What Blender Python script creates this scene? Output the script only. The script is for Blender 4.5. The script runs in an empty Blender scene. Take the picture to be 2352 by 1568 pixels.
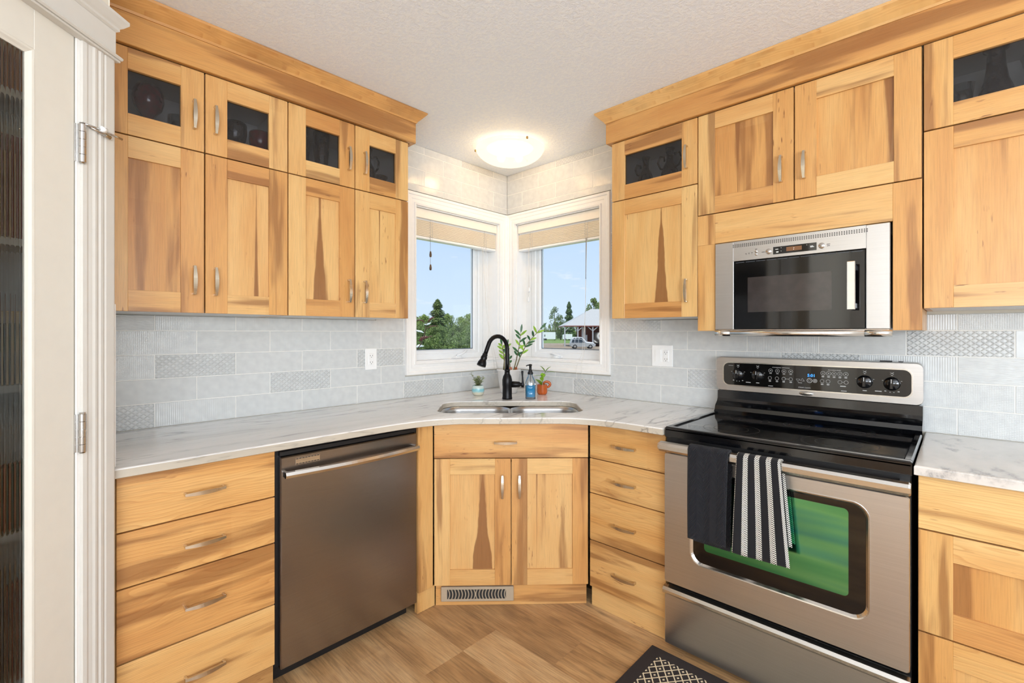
import bpy, bmesh, math, random
from mathutils import Vector, Matrix
random.seed(7)
C = bpy.context.scene.collection
PI = math.pi
R = math.radians
# ------------------------------------------------------------------ camera, world, sun, window fill lamps, exposure
CAM = (2.4629, -2.5279, 1.3116); YAW = R(43.6458); FPX = 1076.43
cam_d = bpy.data.cameras.new('camera'); cam_o = bpy.data.objects.new('camera', cam_d); C.objects.link(cam_o)
cam_o.location = CAM; cam_o.rotation_euler = (R(90), 0, YAW)
cam_d.sensor_width = 36; cam_d.lens = FPX/2352*36; cam_d.shift_y = -(784-764.8)/2352; cam_d.clip_start = .02; cam_d.clip_end = 2000
sc = bpy.context.scene
sc.camera = cam_o
sc.view_settings.view_transform = 'Standard'; sc.view_settings.look = 'None'
sc.view_settings.exposure = 0.22; sc.view_settings.gamma = 1
sc.view_settings.use_curve_mapping = False

def lin(c):
    return tuple(((x/255)/12.92 if x/255 <= .04045 else ((x/255+.055)/1.055)**2.4) for x in c[:3]) + (1,)
W = bpy.data.worlds.new('sky'); sc.world = W; W.use_nodes = True
nt = W.node_tree; nt.nodes.clear()
out = nt.nodes.new('ShaderNodeOutputWorld'); bg = nt.nodes.new('ShaderNodeBackground')
tc = nt.nodes.new('ShaderNodeTexCoord'); sx = nt.nodes.new('ShaderNodeSeparateXYZ'); rp = nt.nodes.new('ShaderNodeValToRGB')
nt.links.new(tc.outputs['Generated'], sx.inputs[0]); nt.links.new(sx.outputs['Z'], rp.inputs[0])
e = rp.color_ramp.elements; e[0].position = 0; e[0].color = lin((214, 233, 254)); e[1].position = .55; e[1].color = lin((160, 196, 244))
m = e.new(.18); m.color = lin((196, 221, 251))
mpn = nt.nodes.new('ShaderNodeMapping'); mpn.inputs['Scale'].default_value = (3, 3, 11)
no = nt.nodes.new('ShaderNodeTexNoise'); no.inputs['Scale'].default_value = 2.3; no.inputs['Detail'].default_value = 7; no.inputs['Roughness'].default_value = .6
nt.links.new(tc.outputs['Generated'], mpn.inputs[0]); nt.links.new(mpn.outputs[0], no.inputs['Vector'])
r2 = nt.nodes.new('ShaderNodeValToRGB'); r2.color_ramp.elements[0].position = .6; r2.color_ramp.elements[1].position = .78
mx = nt.nodes.new('ShaderNodeMixRGB'); mx.inputs[2].default_value = lin((246, 248, 253))
nt.links.new(no.outputs[0], r2.inputs[0]); nt.links.new(r2.outputs[0], mx.inputs[0]); nt.links.new(rp.outputs[0], mx.inputs[1])
nt.links.new(mx.outputs[0], bg.inputs[0]); bg.inputs[1].default_value = .94; nt.links.new(bg.outputs[0], out.inputs[0])

def light(name, typ, loc, rot, energy, color, **k):
    d = bpy.data.lights.new(name, typ); o = bpy.data.objects.new(name, d); C.objects.link(o)
    o.location = loc; o.rotation_euler = rot; d.energy = energy; d.color = color
    for a, b in k.items(): setattr(d, a, b)
    return o
s = light('sun', 'SUN', (0, -20, 30), (0, 0, 0), 2.9, (1, .95, .86), angle=R(1))
s.rotation_euler = Vector((-.22, .62, -.95)).to_track_quat('-Z', 'Y').to_euler()
# area lamps added as fill at the unseen rear window openings
light('fill_east_window', 'AREA', (5.08, -3.5, 1.45), (0, R(122), 0), 150, (.88, .94, 1), shape='RECTANGLE', size=1.2, size_y=2.8)
light('fill_south_window', 'AREA', (3.45, -5.08, 1.45), (R(128), 0, 0), 48, (.88, .94, 1), shape='RECTANGLE', size=1.6, size_y=1.2)

# ------------------------------------------------------------------ material helpers
def newmat(name):
    m = bpy.data.materials.new(name); m.use_nodes = True; n = m.node_tree; n.nodes.clear()
    o = n.nodes.new('ShaderNodeOutputMaterial'); b = n.nodes.new('ShaderNodeBsdfPrincipled'); n.links.new(b.outputs[0], o.inputs[0])
    return m, n, b, o
def nd(n, t, **k):
    x = n.nodes.new('ShaderNode'+t)
    for a, v in k.items():
        if a[0] == 'i' and a[1:].isdigit():
            i = x.inputs[int(a[1:])]
            if hasattr(v, 'links') or isinstance(v, bpy.types.NodeSocket): n.links.new(v, i)
            else: i.default_value = v
        else: setattr(x, a, v)
    return x
def mth(n, op, a, b=0., c=None):
    k = dict(operation=op, i0=a, i1=b)
    if c is not None: k['i2'] = c
    return nd(n, 'Math', **k).outputs[0]
def ramp(n, fac, stops):
    r = nd(n, 'ValToRGB', i0=fac); el = r.color_ramp.elements
    while len(el) < len(stops): el.new(.5)
    for x, (p, c) in zip(el, stops): x.position = p; x.color = c if len(c) == 4 else lin(c)
    return r.outputs[0]
def mix(n, f, a, b, bt='MIX'):
    return nd(n, 'MixRGB', i0=f, i1=a, i2=b, blend_type=bt).outputs[0]
def G(v): return (v, v, v, 1)
def pm(name, col, rough=.5, metal=0., var=.04, scale=30, bump=0., bscale=80, stretch=(1, 1, 1), coat=0, spec=None, emit=None, es=0, alpha=None, trans=0, ior=None, col2=None, aniso=0):
    m, n, b, o = newmat(name)
    t = nd(n, 'TexCoord'); mp = nd(n, 'Mapping', i0=t.outputs['Object']); mp.inputs['Scale'].default_value = stretch
    ns = nd(n, 'TexNoise', i0=mp.outputs[0]); ns.inputs['Scale'].default_value = scale; ns.inputs['Detail'].default_value = 4
    c = lin(col); d = lin(col2) if col2 else tuple(max(0, x*(1-var*2)) for x in c[:3])+(1,)
    rr = ramp(n, ns.outputs[0], [(.35, d), (.65, c)])
    n.links.new(rr, b.inputs['Base Color'])
    b.inputs['Roughness'].default_value = rough; b.inputs['Metallic'].default_value = metal
    if coat: b.inputs['Coat Weight'].default_value = coat; b.inputs['Coat Roughness'].default_value = .08
    if spec is not None: b.inputs['Specular IOR Level'].default_value = spec
    if emit: b.inputs['Emission Color'].default_value = lin(emit); b.inputs['Emission Strength'].default_value = es
    if trans: b.inputs['Transmission Weight'].default_value = trans
    if ior: b.inputs['IOR'].default_value = ior
    if aniso: b.inputs['Anisotropic'].default_value = aniso
    if bump:
        n2 = nd(n, 'TexNoise', i0=mp.outputs[0]); n2.inputs['Scale'].default_value = bscale; n2.inputs['Detail'].default_value = 3
        bp = nd(n, 'Bump'); bp.inputs['Strength'].default_value = bump; bp.inputs['Distance'].default_value = .002
        n.links.new(n2.outputs[0], bp.inputs['Height']); n.links.new(bp.outputs[0], b.inputs['Normal'])
    return m
def glassmat(name, tint, refl=.08, rough=.0, fres=1.45):
    m, n, b, o = newmat(name); n.nodes.remove(b)
    tr = nd(n, 'BsdfTransparent', i0=tint); gl = nd(n, 'BsdfGlossy', i0=(1, 1, 1, 1)); gl.inputs['Roughness'].default_value = rough
    f = nd(n, 'Fresnel', i0=fres); f2 = mth(n, 'MULTIPLY', f.outputs[0], refl/.04)
    ms = nd(n, 'MixShader', i0=mth(n, 'MINIMUM', f2, 1.), i1=tr.outputs[0], i2=gl.outputs[0]); n.links.new(ms.outputs[0], o.inputs[0])
    return m

# --- wood: grain coordinates come with the mesh: gco = (along grain, across grain, board seed)
def woodmat(name, light_=(232, 193, 128), mid=(217, 164, 95), dark=(201, 142, 77), heart=(136, 84, 40), rough=.36):
    m, n, b, o = newmat(name)
    at = nd(n, 'Attribute', attribute_name='gco'); sp = nd(n, 'Attribute', attribute_name='spear')
    s = nd(n, 'SeparateXYZ', i0=at.outputs['Vector']); a, c, sd = s.outputs
    ss = nd(n, 'SeparateXYZ', i0=sp.outputs['Vector']); dx, tt, ww = ss.outputs
    wn = nd(n, 'TexWhiteNoise', noise_dimensions='1D', i1=sd) if False else nd(n, 'TexWhiteNoise', noise_dimensions='1D')
    n.links.new(sd, wn.inputs['W']); wv = wn.outputs['Value']
    wc = nd(n, 'SeparateXYZ', i0=wn.outputs['Color'])
    off = mth(n, 'MULTIPLY', sd, 3.71)
    def nz(ka, kc, scale, det=3., rough_=.5, extra=0.):
        v = nd(n, 'CombineXYZ', i0=mth(n, 'MULTIPLY', a, ka), i1=mth(n, 'MULTIPLY', c, kc), i2=mth(n, 'ADD', off, extra))
        x = nd(n, 'TexNoise', i0=v.outputs[0]); x.inputs['Scale'].default_value = scale; x.inputs['Detail'].default_value = det; x.inputs['Roughness'].default_value = rough_
        return x.outputs[0]
    # parabolic growth rings -> cathedral figure
    cc = mth(n, 'ADD', c, mth(n, 'MULTIPLY', mth(n, 'SUBTRACT', wc.outputs[1], .5), .16))
    warp = nz(1.6, 7., 1.6, 2.)
    f = mth(n, 'ADD', mth(n, 'MULTIPLY', mth(n, 'MULTIPLY', cc, cc), 260.), mth(n, 'MULTIPLY', a, 1.6))
    f = mth(n, 'ADD', f, mth(n, 'MULTIPLY', cc, 42.)); f = mth(n, 'ADD', f, mth(n, 'MULTIPLY', warp, 7.5))
    ring = mth(n, 'FRACT', mth(n, 'MULTIPLY', f, 1.15))
    ringc = ramp(n, ring, [(0., G(0)), (.72, G(.45)), (.93, G(1.)), (1., G(0))])
    low = nz(.9, 5.5, 1.9, 3., .55, 3.3)
    fib = nz(5., 190., 2., 3., .6, 8.1)
    tone = mth(n, 'ADD', mth(n, 'MULTIPLY', wv, .38), mth(n, 'MULTIPLY', low, .62))
    base = ramp(n, tone, [(.29, light_), (.54, mid), (.77, dark), (.96, (186, 126, 66))])
    base = mix(n, mth(n, 'MULTIPLY', wc.outputs[2], .2), base, lin((220, 166, 112)))
    # heartwood streaks
    hs = nz(.8, 9., 1.5, 3., .5, 17.)
    hm = ramp(n, mth(n, 'ADD', hs, mth(n, 'MULTIPLY', wc.outputs[0], .10)), [(.60, G(0)), (.68, G(1.))])
    # tapered heart figure in the centre panels
    hw = mth(n, 'MULTIPLY', ww, mth(n, 'ADD', .13, mth(n, 'POWER', mth(n, 'SUBTRACT', 1., tt), 1.35)))
    hw = mth(n, 'ADD', hw, mth(n, 'MULTIPLY', mth(n, 'SUBTRACT', nz(5., 1., 2., 2.), .5), mth(n, 'MULTIPLY', ww, .5)))
    d = mth(n, 'SUBTRACT', hw, mth(n, 'ABSOLUTE', dx))
    sm = ramp(n, mth(n, 'MULTIPLY', d, 90.), [(.0, G(0)), (.35, G(1))])
    sm = mth(n, 'MULTIPLY', sm, mth(n, 'GREATER_THAN', ww, .001))
    hmask = mth(n, 'MAXIMUM', mth(n, 'MULTIPLY', hm, .66), mth(n, 'MULTIPLY', sm, .85))
    col = mix(n, hmask, base, lin(heart))
    edge = mth(n, 'MULTIPLY', ramp(n, mth(n, 'ABSOLUTE', mth(n, 'MULTIPLY', mth(n, 'SUBTRACT', d, .0015), 260.)), [(0., G(1)), (.5, G(0))]), mth(n, 'GREATER_THAN', ww, .001))
    col = mix(n, mth(n, 'MULTIPLY', edge, .45), col, lin((128, 82, 42)))
    col = mix(n, mth(n, 'MULTIPLY', ringc, .42), col, lin((206, 166, 122)), 'MULTIPLY')
    col = mix(n, .5, col, ramp(n, fib, [(.3, G(.68)), (.56, G(1.))]), 'MULTIPLY')
    # mineral flecks and little knots
    kn = nz(16., 95., 1., 2., .6, 31.); km = nz(1.7, 6., 1.3, 1., .5, 47.)
    kk = mth(n, 'MULTIPLY', ramp(n, kn, [(.64, G(0)), (.72, G(1))]), ramp(n, km, [(.57, G(0)), (.67, G(1))]))
    col = mix(n, mth(n, 'MULTIPLY', kk, .85), col, lin((126, 74, 40)))
    n.links.new(col, b.inputs['Base Color']); b.inputs['Roughness'].default_value = rough
    b.inputs['Coat Weight'].default_value = .25; b.inputs['Coat Roughness'].default_value = .22
    bp = nd(n, 'Bump'); bp.inputs['Strength'].default_value = .12; bp.inputs['Distance'].default_value = .001
    n.links.new(fib, bp.inputs['Height']); n.links.new(bp.outputs[0], b.inputs['Normal'])
    return m
M = {}
M['wood'] = woodmat('hickory_wood')
M['paint'] = pm('white_gloss_paint', (246, 244, 240), .35, var=.01)
M['doorpaint'] = pm('cream_white_door_paint', (224, 219, 207), .4, var=.01)
M['wallpaint'] = pm('cream_wall_paint', (226, 219, 203), .7, var=.015, bump=.1, bscale=300)
M['rearpaint'] = pm('pale_wall_paint', (222, 216, 208), .8, var=.02, bump=.1, bscale=300)
M['vinyl'] = pm('white_vinyl', (236, 238, 238), .4, var=.01)
M['melamine'] = pm('white_melamine', (222, 222, 220), .5, var=.02)
M['dark'] = pm('black_plastic', (18, 18, 20), .45, var=.1)
M['blackgloss'] = pm('black_enamel', (10, 11, 14), .09, var=.1, bump=.03, bscale=500, coat=.4)
M['blackglass'] = pm('black_ceramic_glass', (7, 7, 8), .04, var=.05, coat=.5)
M['matteblack'] = pm('matte_black_metal', (26, 25, 26), .34, .6, var=.1)
M['handle'] = pm('brushed_nickel', (214, 203, 184), .22, 1., var=.03)
M['chrome'] = pm('satin_chrome', (205, 203, 200), .2, 1., var=.02)
M['plate'] = pm('white_plastic', (245, 245, 243), .35, var=.005)
M['hole'] = pm('dark_slot', (40, 38, 36), .7, var=.1)
M['vent'] = pm('taupe_enamel', (176, 158, 134), .5, var=.03)
def steel(name, col, rough):
    m, n, b, o = newmat(name)
    t = nd(n, 'TexCoord'); mp = nd(n, 'Mapping', i0=t.outputs['Object']); mp.inputs['Scale'].default_value = (1.5, 40, 420)
    ns = nd(n, 'TexNoise', i0=mp.outputs[0]); ns.inputs['Scale'].default_value = 3; ns.inputs['Detail'].default_value = 4
    c = lin(col); n.links.new(ramp(n, ns.outputs[0], [(.3, tuple(x*.86 for x in c[:3])+(1,)), (.7, c)]), b.inputs['Base Color'])
    b.inputs['Metallic'].default_value = 1; b.inputs['Roughness'].default_value = rough
    bp = nd(n, 'Bump'); bp.inputs['Strength'].default_value = .10; bp.inputs['Distance'].default_value = .0006
    n.links.new(ns.outputs[0], bp.inputs['Height']); n.links.new(bp.outputs[0], b.inputs['Normal'])
    return m
M['steel'] = steel('brushed_stainless_steel', (212, 210, 208), .30); M['steeldark'] = steel('dark_stainless_steel', (160, 154, 150), .25)
M['steelbright'] = steel('polished_stainless_steel', (230, 228, 224), .17)
M['sinksteel'] = steel('satin_sink_steel', (205, 205, 205), .3)
# ceiling: knock-down texture
def ceilmat():
    m, n, b, o = newmat('textured_white_ceiling')
    t = nd(n, 'TexCoord'); ns = nd(n, 'TexNoise', i0=t.outputs['Object']); ns.inputs['Scale'].default_value = 75; ns.inputs['Detail'].default_value = 5; ns.inputs['Roughness'].default_value = .62
    r = ramp(n, ns.outputs[0], [(.42, G(0)), (.58, G(1))])
    n.links.new(ramp(n, ns.outputs[0], [(.35, (238, 244, 253)), (.65, (248, 252, 255))]), b.inputs['Base Color']); b.inputs['Roughness'].default_value = .9
    bp = nd(n, 'Bump'); bp.inputs['Strength'].default_value = .35; bp.inputs['Distance'].default_value = .0025
    n.links.new(r, bp.inputs['Height']); n.links.new(bp.outputs[0], b.inputs['Normal']); return m
M['ceil'] = ceilmat()
def stonemat():
    m, n, b, o = newmat('white_quartzite_grey_veins')
    t = nd(n, 'TexCoord'); P = t.outputs['Object']
    mp = nd(n, 'Mapping', i0=P); mp.inputs['Scale'].default_value = (1, .16, 1.); mp.inputs['Rotation'].default_value = (0, 0, R(6))
    n1 = nd(n, 'TexNoise', i0=mp.outputs[0]); n1.inputs['Scale'].default_value = 3.2; n1.inputs['Detail'].default_value = 5; n1.inputs['Roughness'].default_value = .55
    n2 = nd(n, 'TexNoise', i0=mp.outputs[0]); n2.inputs['Scale'].default_value = 11; n2.inputs['Detail'].default_value = 4; n2.inputs['Roughness'].default_value = .6
    n3 = nd(n, 'TexNoise', i0=P); n3.inputs['Scale'].default_value = 2.2; n3.inputs['Detail'].default_value = 3
    v1 = mth(n, 'ABSOLUTE', mth(n, 'SUBTRACT', mth(n, 'FRACT', mth(n, 'MULTIPLY', n1.outputs[0], 7.)), .5))
    l1 = ramp(n, v1, [(0., G(1)), (.045, G(.35)), (.11, G(0))])
    v2 = mth(n, 'ABSOLUTE', mth(n, 'SUBTRACT', mth(n, 'FRACT', mth(n, 'MULTIPLY', n2.outputs[0], 6.)), .5))
    l2 = ramp(n, v2, [(0., G(.8)), (.05, G(.25)), (.14, G(0))])
    msk = ramp(n, n3.outputs[0], [(.36, G(.18)), (.62, G(1))])
    base = ramp(n, n1.outputs[0], [(.3, (206, 204, 200)), (.5, (232, 230, 226)), (.68, (240, 239, 236))])
    col = mix(n, mth(n, 'MULTIPLY', mth(n, 'MULTIPLY', l1, msk), .8), base, lin((112, 108, 106)))
    col = mix(n, mth(n, 'MULTIPLY', mth(n, 'MULTIPLY', l2, msk), .5), col, lin((138, 136, 138)))
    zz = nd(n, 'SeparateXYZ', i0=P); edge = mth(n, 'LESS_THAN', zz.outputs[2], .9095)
    col = mix(n, edge, col, mix(n, 1., col, lin((214, 205, 190)), 'MULTIPLY'))  # front edge rougher as honed stone; its darker tint stands in for shade
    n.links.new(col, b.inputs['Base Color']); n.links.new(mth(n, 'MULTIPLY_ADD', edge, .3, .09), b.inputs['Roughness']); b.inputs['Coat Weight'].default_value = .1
    b.inputs['Coat Roughness'].default_value = .04
    return m
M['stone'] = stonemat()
def stone2():
    m, n, b, o = newmat('white_quartzite_heavy_veins')
    t = nd(n, 'TexCoord'); P = t.outputs['Object']
    mp = nd(n, 'Mapping', i0=P); mp.inputs['Scale'].default_value = (1, .5, 1.); mp.inputs['Rotation'].default_value = (0, 0, R(-32))
    n1 = nd(n, 'TexNoise', i0=mp.outputs[0]); n1.inputs['Scale'].default_value = 4.; n1.inputs['Detail'].default_value = 7; n1.inputs['Roughness'].default_value = .62
    v1 = mth(n, 'ABSOLUTE', mth(n, 'SUBTRACT', mth(n, 'FRACT', mth(n, 'MULTIPLY', n1.outputs[0], 4.)), .5))
    l1 = ramp(n, v1, [(0., G(1)), (.04, G(.5)), (.16, G(0))])
    base = ramp(n, n1.outputs[0], [(.3, (196, 190, 184)), (.5, (224, 218, 210)), (.68, (238, 232, 224))])
    n.links.new(mix(n, mth(n, 'MULTIPLY', l1, .6), base, lin((120, 116, 116))), b.inputs['Base Color']); b.inputs['Roughness'].default_value = .09
    return m
M['stone2'] = stone2()
def tilemat(name, c1, c2):
    m, n, b, o = newmat(name)
    at = nd(n, 'Attribute', attribute_name='tuv'); s = nd(n, 'SeparateXYZ', i0=at.outputs['Vector']); u, v, i = s.outputs
    def sn(x, k): return mth(n, 'SINE', mth(n, 'MULTIPLY', x, k))
    lat = mth(n, 'MAXIMUM', mth(n, 'POWER', mth(n, 'ABSOLUTE', mth(n, 'SINE', mth(n, 'MULTIPLY', mth(n, 'ADD', mth(n, 'MULTIPLY', u, .82), v), 150.))), 9.),
              mth(n, 'POWER', mth(n, 'ABSOLUTE', mth(n, 'SINE', mth(n, 'MULTIPLY', mth(n, 'SUBTRACT', mth(n, 'MULTIPLY', u, .82), v), 150.))), 9.))
    vec = nd(n, 'CombineXYZ', i0=mth(n, 'MULTIPLY', u, 1.), i1=mth(n, 'MULTIPLY', v, 5.), i2=i)
    rp1 = nd(n, 'TexNoise', i0=vec.outputs[0]); rp1.inputs['Scale'].default_value = 45; rp1.inputs['Detail'].default_value = 2
    vec2 = nd(n, 'CombineXYZ', i0=u, i1=v, i2=i); rp2 = nd(n, 'TexNoise', i0=vec2.outputs[0]); rp2.inputs['Scale'].default_value = 30; rp2.inputs['Detail'].default_value = 1
    reed = mth(n, 'MULTIPLY', mth(n, 'POWER', mth(n, 'ABSOLUTE', sn(u, 420.)), 2.), mth(n, 'ADD', .3, rp2.outputs[0]))
    hat = mth(n, 'MULTIPLY', mth(n, 'ABSOLUTE', sn(u, 500.)), mth(n, 'ABSOLUTE', sn(v, 500.)))
    def sel(k): return mth(n, 'COMPARE', i, float(k), .3)
    h = mth(n, 'MULTIPLY', lat, sel(1))
    for k, x, am in ((2, reed, .17), (3, rp1.outputs[0], .50), (4, hat, .13), (0, rp2.outputs[0], .12)):
        h = mth(n, 'ADD', h, mth(n, 'MULTIPLY', mth(n, 'MULTIPLY', x, am), sel(k)))
    n.links.new(ramp(n, rp2.outputs[0], [(.3, c1), (.7, c2)]), b.inputs['Base Color'])
    b.inputs['Roughness'].default_value = .19
    bp = nd(n, 'Bump'); bp.inputs['Strength'].default_value = .8; bp.inputs['Distance'].default_value = .003
    n.links.new(h, bp.inputs['Height']); n.links.new(bp.outputs[0], b.inputs['Normal']); return m
M['tile'] = tilemat('glazed_white_relief_tile', (204, 206, 205), (212, 214, 212))
M['grout'] = pm('pale_grout', (238, 236, 230), .85, var=.02)
def floormat():
    m, n, b, o = newmat('oak_vinyl_planks')
    at = nd(n, 'Attribute', attribute_name='gco'); s = nd(n, 'SeparateXYZ', i0=at.outputs['Vector']); a, c, sd = s.outputs
    wn = nd(n, 'TexWhiteNoise', noise_dimensions='1D'); n.links.new(sd, wn.inputs['W']); wv = wn.outputs['Value']
    off = mth(n, 'MULTIPLY', sd, 2.3)
    def nz(ka, kc, scale, det, ex=0.):
        v = nd(n, 'CombineXYZ', i0=mth(n, 'MULTIPLY', a, ka), i1=mth(n, 'MULTIPLY', c, kc), i2=mth(n, 'ADD', off, ex))
        x = nd(n, 'TexNoise', i0=v.outputs[0]); x.inputs['Scale'].default_value = scale; x.inputs['Detail'].default_value = det; x.inputs['Roughness'].default_value = .6; return x.outputs[0]
    big = nz(1., 3.6, 2.6, 4.); fine = nz(3., 60., 2.2, 5., 5.)
    base = ramp(n, mth(n, 'ADD', mth(n, 'MULTIPLY', wv, .34), mth(n, 'MULTIPLY', big, .72)), [(.32, (212, 176, 130)), (.46, (196, 154, 106)), (.58, (166, 126, 84)), (.74, (120, 92, 66))])
    col = mix(n, .75, base, ramp(n, fine, [(.32, G(.52)), (.58, G(1.))]), 'MULTIPLY')
    kn = nz(3., 9., 1.5, 2., 9.); col = mix(n, mth(n, 'MULTIPLY', ramp(n, kn, [(.66, G(0)), (.78, G(1))]), .6), col, lin((96, 72, 54)))
    n.links.new(col, b.inputs['Base Color']); b.inputs['Roughness'].default_value = .42
    bp = nd(n, 'Bump'); bp.inputs['Strength'].default_value = .15; bp.inputs['Distance'].default_value = .001
    n.links.new(fine, bp.inputs['Height']); n.links.new(bp.outputs[0], b.inputs['Normal']); return m
M['floor'] = floormat()
M['pane'] = glassmat('clear_window_glass', (.985, .99, .985, 1), .005)
M['tint'] = glassmat('smoky_tinted_glass', (.66, .66, .67, 1), .04)
M['red'] = pm('ruby_pressed_glass', (120, 22, 34), .08, var=.3, scale=60, bump=.9, bscale=70, coat=.6)
M['darkglass'] = pm('dark_pressed_glass', (52, 42, 44), .08, var=.3, scale=80, bump=1., bscale=90, coat=.6)
M['clearitem'] = glassmat('clear_crystal', (.8, .83, .82, 1), .2, .05)

# ------------------------------------------------------------------ mesh builder
class MB:
    def __init__(s): s.v = []; s.f = []; s.g = []; s.sp = []; s.t = []; s.m = []; s.sm = []
    def add(s, vs, fs, mat=0, smooth=False, g=None, sp=None, t=None):
        b = len(s.v); s.v += [tuple(x) for x in vs]
        s.g += g if g else [(x[2], x[0]+x[1], 0.) for x in vs]
        s.sp += sp if sp else [(0, 0, 0)]*len(vs); s.t += t if t else [(0, 0, 0)]*len(vs)
        s.f += [tuple(b+i for i in f) for f in fs]; s.m += [mat]*len(fs); s.sm += [smooth]*len(fs)
        return s
    def gfun(s, vs, grain, seed):
        i = 'xyz'.index(grain); j, k = [q for q in range(3) if q != i]
        return [(p[i], p[j]+p[k], seed) for p in vs]
    def box(s, x0, x1, y0, y1, z0, z1, grain='z', seed=None, ch=.001, mat=0, sp=None, tile=None):
        if x0 > x1: x0, x1 = x1, x0
        if y0 > y1: y0, y1 = y1, y0
        if z0 > z1: z0, z1 = z1, z0
        c = min(ch, (x1-x0)*.45, (y1-y0)*.45, (z1-z0)*.45); seed = random.random()*97 if seed is None else seed
        if c <= 0:
            vs = [(x, y, z) for x in (x0, x1) for y in (y0, y1) for z in (z0, z1)]
            fs = [(0, 1, 3, 2), (4, 6, 7, 5), (0, 4, 5, 1), (2, 3, 7, 6), (0, 2, 6, 4), (1, 5, 7, 3)]
        else:
            vs = []; X = (x0, x1); Y = (y0, y1); Z = (z0, z1); S = (1, -1); idx = {}
            for i in (0, 1):
                for j in (0, 1):
                    for k in (0, 1):
                        for ax in range(3):
                            p = [X[i]+S[i]*c, Y[j]+S[j]*c, Z[k]+S[k]*c]
                            p[ax] = (X[i], Y[j], Z[k])[ax]; idx[(i, j, k, ax)] = len(vs); vs.append(tuple(p))
            fs = []
            def q(*l): fs.append(tuple(idx[x] for x in l))
            for ax in range(3):
                o = [a for a in range(3) if a != ax]
                for sd in (0, 1):
                    l = []
                    for (p, r) in ((0, 0), (1, 0), (1, 1), (0, 1)):
                        t = [0, 0, 0]; t[ax] = sd; t[o[0]] = p; t[o[1]] = r; l.append((t[0], t[1], t[2], ax))
                    fl = (sd == 1) ^ (ax == 1)
                    q(*(l if fl else l[::-1]))
                # edges parallel to ax
                for p in (0, 1):
                    for r in (0, 1):
                        t = [0, 0, 0]; t[o[0]] = p; t[o[1]] = r; t2 = list(t); t2[ax] = 1
                        q((*t, o[0]), (*t, o[1]), (*t2, o[1]), (*t2, o[0]))
            for i in (0, 1):
                for j in (0, 1):
                    for k in (0, 1): q((i, j, k, 0), (i, j, k, 1), (i, j, k, 2))
        g = s.gfun(vs, grain, seed)
        spv = None
        if sp:   # sp = (centre x, z0, z1, half width, flip)
            cx, za, zb, w, fl = sp
            spv = [(p[0]-cx, (lambda t: 1-t if fl else t)((p[2]-za)/(zb-za)), w) for p in vs]
        tv = None
        if tile: tv = [(p[0]-tile[0], p[2]-tile[1], tile[2]) for p in vs]
        return s.add(vs, fs, mat, False, g, spv, tv)
    def lathe(s, prof, c=(0, 0, 0), n=32, mat=0, M4=None, smooth=True, sq=None):
        vs = []; fs = []; k = len(prof)
        for (r, z) in prof:
            for j in range(n):
                a = 2*PI*j/n; x, y = r*math.cos(a), r*math.sin(a)
                if sq: x, y = sq(r, a)
                p = Vector((x, y, z))
                if M4: p = M4 @ p
                vs.append((p[0]+c[0], p[1]+c[1], p[2]+c[2]))
        for i in range(k-1):
            for j in range(n):
                fs.append((i*n+j, i*n+(j+1) % n, (i+1)*n+(j+1) % n, (i+1)*n+j))
        if prof[0][0] > 1e-6: fs.append(tuple(range(n))[::-1])
        if prof[-1][0] > 1e-6: fs.append(tuple((k-1)*n+j for j in range(n)))
        return s.add(vs, fs, mat, smooth)
    def tube(s, pts, rad, n=10, mat=0, flat=1., cap=True, smooth=True, up=(0, 0, 1)):
        P = [Vector(p) for p in pts]; rad = rad if isinstance(rad, (list, tuple)) else [rad]*len(P)
        vs = []; fs = []; u = None
        for i, p in enumerate(P):
            d = (P[min(i+1, len(P)-1)]-P[max(i-1, 0)]).normalized()
            if u is None:
                u = Vector(up).cross(d)
                if u.length < .1: u = Vector((1, 0, 0)).cross(d)
                if u.length < .1: u = Vector((0, 1, 0)).cross(d)
            u = (u-d*u.dot(d)).normalized(); w = d.cross(u)
            for j in range(n):
                a = 2*PI*j/n; q = p+(u*math.cos(a)+w*math.sin(a)*flat)*rad[i]; vs.append(tuple(q))
        for i in range(len(P)-1):
            for j in range(n): fs.append((i*n+j, i*n+(j+1) % n, (i+1)*n+(j+1) % n, (i+1)*n+j))
        if cap: fs.append(tuple(range(n))[::-1]); fs.append(tuple((len(P)-1)*n+j for j in range(n)))
        return s.add(vs, fs, mat, smooth)
    def loft(s, loops, mat=0, cap0=True, cap1=True, smooth=False, grain='x', seed=None):
        n = len(loops[0]); vs = [p for l in loops for p in l]; fs = []
        for i in range(len(loops)-1):
            for j in range(n): fs.append((i*n+j, i*n+(j+1) % n, (i+1)*n+(j+1) % n, (i+1)*n+j))
        if cap0: fs.append(tuple(range(n))[::-1])
        if cap1: fs.append(tuple((len(loops)-1)*n+j for j in range(n)))
        return s.add(vs, fs, mat, smooth, s.gfun(vs, grain, random.random()*97 if seed is None else seed))
    def prism(s, poly, a0, a1, axis='x', mat=0, grain='x', seed=None):
        """poly in the two other axes, extruded from a0 to a1 along axis"""
        def P(a, p): return {'x': (a, p[0], p[1]), 'y': (p[0], a, p[1]), 'z': (p[0], p[1], a)}[axis]
        return s.loft([[P(a0, p) for p in poly], [P(a1, p) for p in poly]], mat, grain=grain, seed=seed)
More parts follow.
